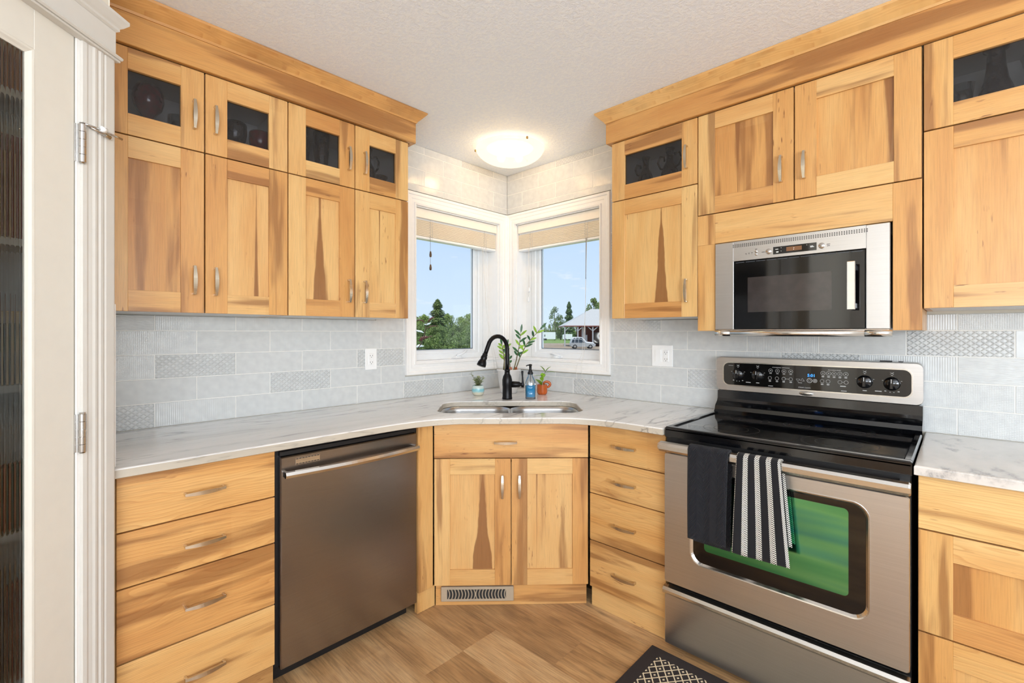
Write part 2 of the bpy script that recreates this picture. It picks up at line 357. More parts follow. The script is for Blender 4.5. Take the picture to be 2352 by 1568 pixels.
    def text(s, txt, size, x, y, z, mat=0, depth=.0004, align='CENTER', sx=1.):
        cu = bpy.data.curves.new('t', 'FONT'); cu.body = txt; cu.size = size; cu.align_x = align; cu.align_y = 'CENTER'; cu.extrude = depth; cu.resolution_u = 2
        o = bpy.data.objects.new('t', cu); me = bpy.data.meshes.new_from_object(o)
        vs = [(x+v.co.x*sx, y-v.co.z, z+v.co.y) for v in me.vertices]; fs = [tuple(p.vertices) for p in me.polygons]
        s.add(vs, fs, mat); bpy.data.objects.remove(o); bpy.data.curves.remove(cu); bpy.data.meshes.remove(me); return s
    def mesh(s, name, mats, base=(0, 0, 0), fixn=True):
        me = bpy.data.meshes.new(name)
        me.from_pydata([(p[0]-base[0], p[1]-base[1], p[2]-base[2]) for p in s.v], [], s.f)
        for k, (nm, dat) in enumerate((('gco', s.g), ('spear', s.sp), ('tuv', s.t))):
            if k and not any(any(x) for x in dat): continue
            at = me.attributes.new(nm, 'FLOAT_VECTOR', 'POINT'); at.data.foreach_set('vector', [c for p in dat for c in p])
        for mm in (mats if isinstance(mats, (list, tuple)) else [mats]): me.materials.append(mm)
        me.polygons.foreach_set('material_index', s.m); me.polygons.foreach_set('use_smooth', s.sm)
        if fixn:
            bm = bmesh.new(); bm.from_mesh(me); bmesh.ops.recalc_face_normals(bm, faces=bm.faces); bm.to_mesh(me); bm.free()
        me.update(); return me

# frames: run along a wall in local x, the front looks to local -y
F0 = (0., (0, 0)); FL = (PI/2, (0, 0)); FD = (PI/4, (0, 0)); FP = (-PI/4, (.690, -2.352)); FO = (YAW, (CAM[0], CAM[1]))
# FP: the pantry wall: local x runs away from the outer corner towards the room's depth; see pantry section
BASE = {}
def w2(fr, p):
    a, o = fr; return (o[0]+p[0]*math.cos(a)-p[1]*math.sin(a), o[1]+p[0]*math.sin(a)+p[1]*math.cos(a), p[2])
def tag(o, label=None, cat=None, group=None, kind=None):
    if label: o['label'] = label
    if cat: o['category'] = cat
    if group: o['group'] = group
    if kind: o['kind'] = kind
    return o
def thing(name, label, cat, fr, base, group=None, kind=None):
    o = bpy.data.objects.new(name, None); o.empty_display_size = .1; C.objects.link(o)
    o.location = w2(fr, base); o.rotation_euler = (0, 0, fr[0]); BASE[o.name] = base
    return tag(o, label, cat, group, kind)
def part(name, mb, mat, parent, label=None, kind=None):
    b = BASE[parent.name]; o = bpy.data.objects.new(name, mb.mesh(name, mat, b)); C.objects.link(o); o.parent = parent
    BASE[o.name] = b; return tag(o, label, kind=kind)
def solo(name, mb, mat, label, cat, fr, base, group=None, kind=None):
    o = bpy.data.objects.new(name, mb.mesh(name, mat, base)); C.objects.link(o); o.location = w2(fr, base); o.rotation_euler = (0, 0, fr[0])
    BASE[o.name] = base; return tag(o, label, cat, group, kind)
def struct(name, mb, mat, fr=F0, parent=None):
    if parent: return part(name, mb, mat, parent)
    return solo(name, mb, mat, None, None, fr, (0, 0, 0), kind='structure')
def smooth_by_angle(o, ang=35):
    me = o.data; bm = bmesh.new(); bm.from_mesh(me)
    for f in bm.faces: f.smooth = True
    for ed in bm.edges:
        if len(ed.link_faces) == 2 and ed.calc_face_angle(0) > R(ang): ed.smooth = False
    bm.to_mesh(me); bm.free()

# ------------------------------------------------------------------ sizes
DU = .345; DB = .6445; ZC = 2.4876
ZT = 2.3217; ZM = 2.010; ZB = 1.387; GT = 2.246; GB = 2.094; PT = 1.930; PB = 1.469
YE = -5.2; XE = 5.2

# ------------------------------------------------------------------ room shell
WOY0, WOY1, WOZ0, WOZ1 = -.829, -.093, 1.129, 2.112      # window openings (left wall in y, right wall in -x)
def wall_hole(a0, a1, h0, h1, t0, t1, axis):
    b = MB()
    def bx(u0, u1, z0, z1):
        if axis == 'y': b.box(t0, t1, u0, u1, z0, z1, ch=0)
        else: b.box(u0, u1, t0, t1, z0, z1, ch=0)
    bx(a0, h0, 0, ZC); bx(h1, a1, 0, ZC); bx(h0, h1, 0, WOZ0); bx(h0, h1, WOZ1, ZC); return b
struct('wall_left', wall_hole(YE-.16, .0, WOY0, WOY1, -.16, 0, 'y'), M['wallpaint'])
struct('wall_back', wall_hole(-.16, XE+.16, -WOY1, -WOY0, 0, .16, 'x'), M['wallpaint'])
b = MB(); b.box(XE, XE+.16, YE, 0, 0, .5, ch=0); b.box(XE, XE+.16, YE, 0, 2.4, ZC, ch=0)
b.box(XE, XE+.16, YE, -4.95, .5, 2.4, ch=0); b.box(XE, XE+.16, -2.05, 0, .5, 2.4, ch=0); struct('wall_right', b, M['rearpaint'])
b = MB(); b.box(0, XE+.16, YE-.16, YE, 0, .5, ch=0); b.box(0, XE+.16, YE-.16, YE, 2.4, ZC, ch=0)
b.box(0, 2.55, YE-.16, YE, .5, 2.4, ch=0); b.box(4.35, XE+.16, YE-.16, YE, .5, 2.4, ch=0); struct('wall_front', b, M['rearpaint'])
b = MB(); b.box(-.16, XE+.16, YE-.16, .16, ZC, ZC+.12, ch=0); struct('ceiling', b, M['ceil'])
# floor: planks run along x, 0.1885 m wide, joints measured at y=-1.0775
b = MB(); pw = .1895; y = -1.0775+pw*6
row = 0
while y > YE:
    y0 = max(y-pw, YE); x = [.98, .12, 1.303, .43, .75, -.3, .60][row % 7] if row not in (5, 6) else None
    if row == 6: x = .98
    if row == 5: x = 1.303-1.22
    if x is None: x = .2
    x -= 1.22*3
    while x < XE:
        xa, xb = max(x, 0), min(x+1.22, XE)
        if xb > xa and y0 < min(y, 0): b.box(xa+.0002, xb-.0002, y0+.0002, min(y, 0)-.0002, -.012, 0, grain='x', ch=.0006)
        x += 1.22
    y -= pw; row += 1
b.box(-.16, XE+.16, YE-.16, .16, -.1, -.012, ch=0, mat=1)
struct('floor', b, [M['floor'], M['hole']])

# --- backsplash tiles
def sub_rect(r, h):
    x0, x1, z0, z1 = r; a0, a1, c0, c1 = h
    if a0 >= x1 or a1 <= x0 or c0 >= z1 or c1 <= z0: return [r]
    o = []
    if a0 > x0: o.append((x0, a0, z0, z1))
    if a1 < x1: o.append((a1, x1, z0, z1))
    xa, xb = max(x0, a0), min(x1, a1)
    if c0 > z0: o.append((xa, xb, z0, c0))
    if c1 < z1: o.append((xa, xb, c1, z1))
    return o
def tiles(areas, hole, j0, j1, lattice, seed, skip=None):
    rnd = random.Random(seed); b = MB(); P = .3062; H = .1018; g = .0017
    for r in range(16):
        z0 = .9145+r*H; off = j0 if r % 2 == 0 else j1
        for k in range(-14, 14):
            x0 = off+k*P; cx = x0+P/2; pid = rnd.choice((0, 2, 3, 4, 0, 2, 3, 4, 0, 2, 3, 4, 1))
            if any(abs(cx-lx) < P*.4 and lr == r for lr, lx in lattice): pid = 1
            elif pid == 1 and r < 5: pid = 4
            for ar in areas:
                q = (max(x0+g, ar[0]), min(x0+P-g, ar[1]), max(z0+g, ar[2]), min(z0+H-g, ar[3]))
                if q[1]-q[0] < .004 or q[3]-q[2] < .004: continue
                for s_ in sub_rect(q, hole):
                    if s_[1]-s_[0] > .003 and s_[3]-s_[2] > .003:
                        b.box(s_[0], s_[1], -.0095, -.001, s_[2], s_[3], ch=.0011, tile=(x0, z0, pid))
    for ar in areas:
        for s_ in sub_rect(ar, hole): b.box(s_[0], s_[1], -.0082, 0, s_[2], s_[3], ch=0, mat=1)
    return b
hl = (-.904, 0, 1.045, 2.197)
solo('backsplash', tiles([(-2.348, -.0096, .9145, 1.386), (-1.10, -.0096, 1.386, ZC-.001)], hl, -.913-.3062*0, -1.068, [(0, -2.297), (0, -.76), (1, -1.528), (2, -1.99), (2, -1.066), (11, -.45), (10, -.9)], 3),
     [M['tile'], M['grout']], 'white relief tile backsplash on the wall left of the corner, behind the dishwasher counter', 'backsplash', FL, (-1.2, 0, .9145))
hr = (0, .904, 1.045, 2.197)
solo('backsplash', tiles([(.0096, 3.4, .9145, 1.386), (.0096, 1.115, 1.386, ZC-.001)], hr, .927, 1.081, [(0, .774), (4, 1.08), (1, 1.54), (3, 2.47), (2, 2.0), (12, .95), (13, .8), (11, .63)], 5),
     [M['tile'], M['grout']], 'white relief tile backsplash on the wall right of the corner, behind the range', 'backsplash', F0, (1.6, 0, .9145))
b = MB(); b.box(-.66, -.012, -2.350, -2.334, .9155, 1.398, ch=.002)
# ------------------------------------------------------------------ windows
def frame_profile(mb, x0, x1, z0, z1, prof, y0, mat=0):
    """mitred picture frame; prof = [(outward offset, height towards the viewer)]"""
    loops = []
    for (cx, cz, sx_, sz_) in ((x0, z0, -1, -1), (x1, z0, 1, -1), (x1, z1, 1, 1), (x0, z1, -1, 1)):
        loops.append([(cx+sx_*o, y0-h, cz+sz_*o) for o, h in prof])
    mb.loft(loops+[loops[0]], mat, cap0=False, cap1=False, grain='x')
def window(n, fr, x0, x1, sgn, hinge_right):
    """x0..x1 opening in the frame's x; sgn=+1 room corner lies at the high-x end"""
    y = 0
    t = thing('window_%d' % n, None, None, fr, ((x0+x1)/2, 0, WOZ0), kind='structure')
    c = MB(); lo = x0 if sgn > 0 else x0-.0; w = .075
    prof = [(0, .0105), (0, .021), (.010, .024), (.014, .018), (.032, .018), (.036, .021), (.055, .021), (.060, .026), (w, .026), (w, .0)]
    frame_profile(c, x0, x1, WOZ0, WOZ1, prof+[(w, .0096)][:0]+[(.0, .0)], 0)
    part('window_casing', c, M['paint'], t)
    j = MB(); T = .006
    j.box(x0, x0+T, 0.0, .16, WOZ0, WOZ1, ch=0); j.box(x1-T, x1, 0.0, .16, WOZ0, WOZ1, ch=0)
    j.box(x0, x1, 0.0, .16, WOZ0, WOZ0+T, ch=0); j.box(x0, x1, 0.0, .16, WOZ1-T, WOZ1, ch=0); part('window_jamb', j, M['paint'], t)
    f = MB(); a0, a1, c0, c1 = x0+T, x1-T, WOZ0+T, WOZ1-T; SW = .050
    f.box(*((a1-SW, a1) if sgn > 0 else (a0, a0+SW)), .104, .16, c0, c1, ch=.001)
    if sgn > 0: a1 -= SW
    else: a0 += SW
    frame_profile(f, a0+.045, a1-.045, c0+.04, c1-.04, [(0, 0), (0, .05), (.006, .056), (.04, .056), (.0449, .05), (.0449, 0)], .16)
    part('window_frame', f, M['vinyl'], t)
    s_ = MB(); frame_profile(s_, a0+.080, a1-.080, c0+.064, c1-.07, [(0, 0), (0, .02), (.012, .036), (.034, .036), (.034, 0)], .155)
    part('sash', s_, M['vinyl'], t)
    g = MB(); g.box(a0+.078, a1-.078, .139, .143, c0+.062, c1-.066, ch=0); part('glass_pane', g, M['pane'], t)
    gk = MB(); frame_profile(gk, a0+.0795, a1-.0795, c0+.0635, c1-.0695, [(-.004, 0), (-.004, .003), (.001, .003), (.001, 0)], .1355); part('gasket', gk, pm('grey_gasket', (96, 110, 124), .6), t)
    # crank operator on the frame bottom
    k = MB(); kx = -.40*sgn if False else ((x0+x1)/2+(.06 if sgn > 0 else -.06)); z = WOZ0+T+.001
    k.loft([[(kx-.05+.1*i/7*1.0, .10-.022*math.sin(PI*i/7)-(.0 if q else .012), z+(.022*math.sin(PI*i/7) if q else 0)) for q in (0, 1)]+[(kx-.05+.1*i/7, .104, z+(.02*math.sin(PI*i/7)+.001)), (kx-.05+.1*i/7, .104, z)] for i in range(8)], smooth=False)
    if sgn > 0: k.tube([(kx-.02, .08, z+.018), (kx+.02, .07, z+.03), (kx+.06, .068, z+.055)], [.009, .007, .008], 8)
    else: k.tube([(kx+.045, .082, z+.012), (kx, .07, z+.028), (kx-.045, .082, z+.026)], [.005, .006, .005], 8)
    part('crank', k, M['vinyl'], t)
    return t
window(1, FL, WOY0, WOY1, 1, True)
window(2, F0, -WOY1, -WOY0, -1, False)

M['blind'] = pm('cream_slats', (250, 240, 222), .5, var=.03, stretch=(1, 1, 30))
M['cord'] = pm('white_cord', (235, 232, 225), .7); M['tassel'] = pm('brown_wood_tassel', (110, 84, 58), .5, var=.2)
M['valance'] = pm('cream_valance', (248, 240, 226), .45, var=.01)
def slatmat():
    m, n, b, o = newmat('translucent_cream_slats'); n.links.new(ramp(n, nd(n, 'TexNoise', i0=nd(n, 'TexCoord').outputs['Object']).outputs[0], [(.3, (246, 232, 208)), (.7, (252, 242, 222))]), b.inputs['Base Color']); b.inputs['Roughness'].default_value = .5
    tl = nd(n, 'BsdfTranslucent', i0=(1, .95, .86, 1)); ms = nd(n, 'MixShader', i0=.22, i1=b.outputs[0], i2=tl.outputs[0]); n.links.new(ms.outputs[0], o.inputs[0]); return m
M['blind'] = slatmat()
def blind(fr, x0, x1, sgn, label):
    t = thing('venetian_blind', label, 'blind', fr, ((x0+x1)/2, .03, 1.92))
    v = MB(); v.box(x0+.012, x1-.008, .006, .014, 2.044, 2.104, ch=.003); v.box(x0+.012, x1-.008, .014, .06, 2.088, 2.104, ch=.002); part('valance', v, M['valance'], t)
    h = MB(); h.box(x0+.010, x1-.010, .025, .065, 2.035, 2.080, ch=.002); part('headrail', h, M['plate'], t)
    s_ = MB(); z = 1.934
    for i in range(19): s_.box(x0+.009, x1-.009, .018+(i % 2)*.0015, .066, z+i*.0053, z+i*.0053+.0047, grain='x', ch=.0008)
    part('slat_stack', s_, M['blind'], t, kind='stuff')
    r = MB(); r.box(x0+.009, x1-.009, .016, .068, 1.915, 1.932, ch=.004); part('bottom_rail', r, M['plate'], t)
    for lx in (x0+.13, x1-.13):
        l = MB()
        for q in range(7):
            zz = 1.925+q*.017; l.tube([(lx-.006+.003*(q % 2), .012, zz), (lx+.004, .008, zz+.008), (lx-.002, .012, zz+.017)], .0012, 5)
        l.tube([(lx+.018, .012, 1.92), (lx+.018, .012, 2.035)], .001, 5)
        part('ladder_cord', l, M['cord'], t)
    return t
def cords(t, paths, mat=None, r=.0011):
    c = MB()
    for p in paths: c.tube(p, r, 5, smooth=True)
    return part('pull_cord', c, mat or M['cord'], t)
bl = blind(FL, WOY0, WOY1, 1, 'cream slatted blind drawn up in the window left of the corner, with brown tassels')
cords(bl, [[(-.698, .012, 1.94), (-.698, .012, 1.72)]], pm('grey_cord', (120, 110, 98), .7))
for z in (1.822, 1.737):
    k = MB(); k.lathe([(.002, -.019), (.0065, -.018), (.008, -.004), (.006, .01), (.0045, .018), (.001, .019)], (-.697, .012, z), 8); part('tassel', k, M['tassel'], bl)
cords(bl, [[(-.25, .010, 1.93), (-.225, .011, 1.72), (-.205, .011, 1.5), (-.165, .008, 1.3), (-.148, -.03, 1.12), (-.12, -.035, 1.03)],
           [(-.21, .010, 1.93), (-.2, .011, 1.72), (-.19, .011, 1.5), (-.18, .008, 1.3), (-.17, -.03, 1.12), (-.16, -.035, 1.0)],
           [(-.235, .011, 1.93), (-.21, .011, 1.6), (-.2, .006, 1.4), (-.15, -.028, 1.15), (-.14, -.035, 1.05)]])
br = blind(F0, -WOY1, -WOY0, -1, 'cream slatted blind drawn up in the window right of the corner, white pull cords')
cords(br, [[(.212, .012, 1.93), (.210, .012, 1.64)], [(.206, .010, 1.93), (.2065, .010, 1.57)]])
for x, z in ((.2115, 1.625), (.2065, 1.555)):
    k = MB(); k.lathe([(.002, -.02), (.0065, -.018), (.0075, -.004), (.0055, .01), (.003, .02)], (x, .012, z), 8); part('tassel', k, M['plate'], br)
cords(br, [[(.707, .012, 1.93), (.705, .011, 1.665)]], pm('grey_clear_wand', (140, 140, 138), .3), .0024)
cords(br, [[(.704, .012, 1.665), (.700, .010, 1.4), (.697, .006, 1.2), (.70, -.032, 1.11), (.705, -.032, 1.03), (.75, -.02, .965), (.80, -.03, .94), (.887, -.012, .918)],
           [(.712, .012, 1.93), (.700, .010, 1.4), (.68, .004, 1.18), (.66, -.032, 1.09), (.665, -.032, 1.0), (.73, -.02, .95), (.80, -.03, .925), (.86, -.03, .918)]])

# ------------------------------------------------------------------ handles
def handle_mesh():
    b = MB(); L = .055; loops = []
    N = 14
    for i in range(N+1):
        s_ = -L+2*L*i/N; q = math.cos(s_/L*PI/2); o = .021+.008*q; hw = .0048+.0036*q; th = .0032
        loops.append([(-hw, -(o-th), s_), (-hw*.8, -(o+th*.6), s_), (hw*.8, -(o+th*.6), s_), (hw, -(o-th), s_)])
    b.loft(loops)
    for s_ in (-1, 1):
        b.box(-.0055, .0055, -.021, 0, s_*L-(.0075 if s_ > 0 else 0), s_*L+(.0075 if s_ < 0 else 0), ch=.0012)
    return b.mesh('handle', M['handle'])
HM = handle_mesh()
def handle(door, x, z, yf, horiz=False, ln=1.):
    b = BASE[door.name]; o = bpy.data.objects.new('handle', HM); C.objects.link(o); o.parent = door
    o.location = (x-b[0], yf-b[1], z-b[2]); o.rotation_euler = (0, PI/2 if horiz else 0, 0); o.scale = (1, 1, ln)
    BASE[o.name] = b; return o

# ------------------------------------------------------------------ cabinets
def shaker(b, x0, x1, z0, z1, yf, st=.078, rt=.078, rb=.078, glass=False, spear=None, th=.02, pgrain='z'):
    st2 = st
    b.box(x0, x0+st, yf, yf+th, z0, z1, 'z'); b.box(x1-st, x1, yf, yf+th, z0, z1, 'z')
    b.box(x0+st, x1-st, yf+.0002, yf+th, z1-rt, z1, 'x', ch=.0006); b.box(x0+st, x1-st, yf+.0002, yf+th, z0, z0+rb, 'x', ch=.0006)
    if not glass:
        sp = None
        if spear: sp = (x0+(x1-x0)*spear[0], z0+rb, z1-rt, spear[1], spear[2] if len(spear) > 2 else 0)
        b.box(x0+st-.004, x1-st+.004, yf+.009, yf+.015, z0+rb-.004, z1-rt+.004, pgrain, ch=0, sp=sp)
GAP = .0023
def add_door(cab, x0, x1, z0, z1, yf, hx=None, hz=None, glass=False, spear=None, st=.078, name=None, rt=None, rb=None, pgrain='z', hh=False):
    b = MB(); shaker(b, x0+GAP, x1-GAP, z0+GAP, z1-GAP, yf, st-GAP, (rt or st)-GAP, (rb or st)-GAP, glass, spear, pgrain=pgrain)
    d = part(name or ('glass_door' if glass else 'door'), b, M['wood'], cab)
    if glass:
        g = MB(); g.box(x0+st-.004, x1-st+.004, yf+.011, yf+.014, z0+(rb or st)-.004, z1-(rt or st)+.004, ch=0); part('glass_pane', g, M['tint'], d)
    if hx is not None: handle(d, hx, hz, yf, hh)
    return d
def carcass(b, x0, x1, z0, z1, depth, zshelf=None, back=.012, th=.016, top=True):
    yb, yf = -back, -(depth-.022)
    b.box(x0, x0+th, yf, yb, z0, z1, 'z', ch=0); b.box(x1-th, x1, yf, yb, z0, z1, 'z', ch=0)
    b.box(x0+th, x1-th, yf, yb, z0, z0+th, 'x', ch=0, mat=1); b.box(x0+th, x1-th, yf, yb, z1-th, z1, 'x', ch=0, mat=1)
    b.box(x0+th, x1-th, yb-.006, yb, z0+th, z1-th, 'x', ch=0, mat=1)
    if zshelf: b.box(x0+th, x1-th, yf, yb-.006, zshelf-th, zshelf, 'x', ch=0, mat=1)
    b.box(x0+th, x0+th+.001, yf, yb-.006, z0+th, z1-th, ch=0, mat=1); b.box(x1-th-.001, x1-th, yf, yb-.006, z0+th, z1-th, ch=0, mat=1)
SHELF = 2.045
def wall_cab(fr, x0, x1, label, doors, zb=ZB, zm=ZM, glass=True, group=None):
    t = thing('wall_cabinet', label, 'cabinet', fr, ((x0+x1)/2, -.012, zb), group)
    b = MB(); carcass(b, x0+.001, x1-.001, zb+.002, ZT+.0, DU, SHELF); part('carcass', b, [M['wood'], M['melamine']], t)
    for (a0, a1, hx, sp) in doors:
        add_door(t, a0, a1, zm, ZT, -DU, hx, 2.145, True, st=.0775)
        add_door(t, a0, a1, zb, zm, -DU, hx, 1.513, False, sp)
    return t
wall_cab(FL, -2.348, -1.7227, 'maple wall cabinet with two glazed upper doors, nearest the pantry door', [(-2.345, -2.0345, -2.071, None), (-2.0345, -1.7227, -2.000, (.60, .009))])
wall_cab(FL, -1.7227, -1.1048, 'maple wall cabinet with two glazed upper doors, beside the left window', [(-1.7227, -1.4092, -1.444, (.46, .030)), (-1.4092, -1.1048, -1.362, (.45, .004, 1))])
wall_cab(F0, 1.1175, 1.5797, 'narrow maple wall cabinet with one glazed upper door, beside the right window', [(1.1175, 1.5797, 1.5285, (.60, .034))])
# cabinet over the microwave, with the surround that frames it
t = thing('wall_cabinet', 'maple cabinet around and above the built-in microwave', 'cabinet', F0, (1.975, -.012, 1.322))
b = MB(); carcass(b, 1.5805, 2.3695, 1.8, ZT, DU)
b.box(1.5805, 1.5965, -.323, -.012, 1.322, 1.80, 'z', ch=0); b.box(2.3535, 2.3695, -.323, -.012, 1.322, 1.80, 'z', ch=0)
b.box(1.5965, 1.648, -.323, -.305, 1.324, 1.8, 'z', ch=0, mat=1); b.box(2.300, 2.3535, -.323, -.305, 1.324, 1.8, 'z', ch=0, mat=1)
part('carcass', b, [M['wood'], M['melamine']], t)
b = MB(); b.box(1.5797, 1.6585, -DU, -.325, 1.322, 1.7175, 'z'); b.box(1.5797, 1.6585, -DU, -.325, 1.7175, 1.8545, 'z', seed=3.) if False else None
b.box(1.5797, 1.6585, -DU, -.325, 1.7178, 1.8545, 'z', ch=.0003); b.box(2.289, 2.3695, -DU, -.325, 1.322, 1.8545, 'z')
b.box(1.6587, 2.2888, -DU, -.325, 1.7185, 1.8545, 'x'); part('microwave_surround', b, M['wood'], t)
add_door(t, 1.5797, 1.9749, 1.8565, ZT, -DU, 1.9290, 1.991, spear=(.44, .011, 1))
add_door(t, 1.9749, 2.3700, 1.8565, ZT, -DU, 2.0120, 1.988, spear=(.78, .018, 1))
# right hand cabinet
t = wall_cab(F0, 2.3715, 2.93, 'maple wall cabinet with a glazed upper door, right of the microwave at the picture edge', [(2.3715, 2.93, None, None)], 1.3965, 2.0165)

# crown mouldings
def crown(fr, x0, x1, endside, label):
    b = MB(); s_ = 1 if endside > 0 else -1
    xe = x1 if endside > 0 else x0; xo = x0 if endside > 0 else x1
    def L(prof, seed):     # prof = (projection, z), mitred return to the wall
        lp = []
        for k in range(3):
            l = []
            for p, z in prof:
                if k == 0: l.append((xo, -(.36+p), z))
                elif k == 1: l.append((xe+s_*p, -(.36+p), z))
                else: l.append((xe+s_*p, -.012, z))
            lp.append(l)
        b.loft(lp, grain='x', seed=seed)
    L([(-.022, ZT+.002), (-.002, ZT+.002), (0, ZT+.004), (0, 2.432), (-.022, 2.432)], random.random()*90)
    L([(-.004, 2.4322), (.004, 2.4322), (.008, 2.440), (.020, 2.452), (.036, 2.470), (.044, 2.478), (.046, ZC-.001), (-.004, ZC-.001)], random.random()*90)
    return solo('crown_moulding', b, M['wood'], label, 'moulding', fr, (xe, -.36, ZT))
crown(FL, -2.348, -1.069, 1, 'maple crown moulding over the cabinets left of the corner windows')
crown(F0, 1.092, 3.0, -1, 'maple crown moulding over the cabinets right of the corner windows')

# --- base cabinets
def add_drawer(cab, x0, x1, z0, z1, yf, hx, hz, name='drawer', frame=False, seed=None):
    b = MB()
    if frame: shaker(b, x0+GAP, x1-GAP, z0+GAP, z1-GAP, yf, .077, .077, .077, False, (.62, .012), pgrain='z')
    else: b.box(x0+GAP, x1-GAP, yf, yf+.02, z0+GAP, z1-GAP, 'x', seed=seed, ch=.0014)
    d = part(name, b, M['wood'], cab)
    if hx is not None: handle(d, hx, hz, yf, True, 1.06)
    return d
def base_cab(fr, x0, x1, label, z1=.883, toe=True, back=.012):
    t = thing('base_cabinet', label, 'cabinet', fr, ((x0+x1)/2, -back, 0))
    b = MB(); yf = -(DB-.021)
    b.box(x0+.001, x1-.001, yf, -back, .092, z1, 'z', ch=0)
    if toe: b.box(x0+.001, x1-.001, -(DB-.022), -(DB-.04), 0.001, .091, 'x', ch=0)
    part('carcass', b, M['wood'], t); return t
t = base_cab(FL, -2.345, -1.8814, 'maple base cabinet with four drawers, left of the dishwasher')
b = MB(); b.box(-2.345, -2.334, -DB+.006, -.5, .092, .883, 'z', ch=0); part('end_stile', b, M['wood'], t)
for z0, z1, hz, sd in ((.7108, .8825, .790, 4.2), (.5412, .7108, .622, 11.7), (.3158, .5412, .422, 23.1), (.0925, .3158, .195, 31.9)):
    add_drawer(t, -2.333, -1.8814, z0, z1, -DB, -2.105, hz, seed=sd)
t = base_cab(F0, 1.1785, 1.5675, 'maple base cabinet with four drawers, between sink cabinet and range')
for z0, z1, hz, sd in ((.7148, .8825, .794, 41.2), (.5486, .7148, .629, 57.3), (.3245, .5486, .430, 61.1), (.1008, .3245, .204, 72.6)):
    add_drawer(t, 1.1800, 1.5675, z0, z1, -DB, 1.370, hz, seed=sd)
t = base_cab(F0, 2.371, 2.93, 'maple base cabinet with drawers, right of the range at the picture edge')
add_drawer(t, 2.371, 2.93, .7185, .8825, -DB, None, None); add_drawer(t, 2.371, 2.93, .409, .7185, -DB, None, None, frame=True); add_drawer(t, 2.371, 2.93, .0995, .409, -DB, None, None, frame=True)
# diagonal sink cabinet
KD = 1.2809
t = thing('sink_cabinet', 'diagonal maple sink cabinet in the corner, one drawer front over two doors', 'cabinet', FD, (.004, -KD+.3, 0))
b = MB(); b.prism([(-.366, -KD+.021), (.374, -KD+.021), (.374, -.95), (.05, -.62), (-.05, -.62), (-.366, -.95)], .095, .688, 'z')
b.box(-.366, .374, -KD+.022, -KD+.04, .70, .882, 'x', ch=0)
b.box(-.3600, .3690, -KD+.018, -KD+.04, .001, .0995, 'x', ch=0); part('carcass', b, M['wood'], t)
b = MB(); b.box(-.3655, .3745, -KD, -KD+.02, .7135, .8815, 'x', seed=83.5, ch=.0014); d = part('drawer', b, M['wood'], t); handle(d, -.024, .789, -KD, True)
add_door(t, -.3670, .003, .101, .712, -KD, -.039, .579, spear=(.63, .044), st=.0775)
add_door(t, .003, .3760, .101, .712, -KD, .0425, .579, spear=(.33, .004, 1), st=.0775)
v = MB(); v.box(-.333, .0035+.012, -KD+.0005, -KD+.0175, .026, .0945, ch=.003)
part('vent_plate', v, M['vent'], t)
BASE_v = None
v = MB(); v.box(-.303, -.022, -KD-.0004, -KD+.004, .040, .084, ch=0)
vp = [o for o in C.objects if o.name.startswith('vent_plate')][0]
part('vent_opening', v, M['hole'], vp)
v = MB()
for i in range(19):
    x = -.299+i*.0152; s_ = 1 if i < 9 else -1
    v.loft([[(x+s_*.006*math.sin(PI*q/6), -KD-.0012, .040+.044*q/6), (x+.0042+s_*.006*math.sin(PI*q/6), -KD-.0012, .040+.044*q/6), (x+.0042+s_*.006*math.sin(PI*q/6), -KD+.001, .040+.044*q/6), (x+s_*.006*math.sin(PI*q/6), -KD+.001, .040+.044*q/6)] for q in range(7)])
part('vent_fin', v, M['vent'], vp)
# filler panel between dishwasher and sink cabinet
b = MB(); b.box(-1.2505, -1.1685, -DB, -DB+.019, .1005, .8825, 'z'); b.box(-1.2505, -1.150, -DB+.010, -DB+.033, .001, .099, 'z')
solo('filler_panel', b, M['wood'], 'narrow maple filler panel between the dishwasher and the sink cabinet', 'panel', FL, (-1.21, -DB, 0))

# ------------------------------------------------------------------ countertops and sink
def arc_pts(c, r, a0, a1, n): return [(c[0]+r*math.cos(a0+(a1-a0)*i/n), c[1]+r*math.sin(a0+(a1-a0)*i/n)) for i in range(n+1)]
def bez(p0, p1, p2, n=12): return [tuple((1-t)**2*p0[k]+2*t*(1-t)*p1[k]+t*t*p2[k] for k in (0, 1)) for t in [i/n for i in range(n+1)]]
KC = 1.881
outer = [(.012, -2.349), (.678, -2.349)]
outer += bez((.678, -1.47), (.678, -1.203), (.790, -1.091), 14)
outer += bez((1.085, -.796), (1.203, -.678), (1.42, -.678), 14)
outer += [(1.5675, -.678), (1.5675, -.012), (.012, -.012)]
def rrect(x0, x1, y0, y1, r, n=8):
    o = []
    for cx, cy, a in ((x1-r, y1-r, 0), (x0+r, y1-r, PI/2), (x0+r, y0+r, PI), (x1-r, y0+r, 3*PI/2)): o += arc_pts((cx, cy), r, a, a+PI/2, n)
    return o
def d2w(p): return ((p[0]-p[1])*math.sqrt(.5), (p[0]+p[1])*math.sqrt(.5))
sinkL = rrect(-.374, .378, -1.192, -.790, .10)
hole = [d2w(p) for p in sinkL]
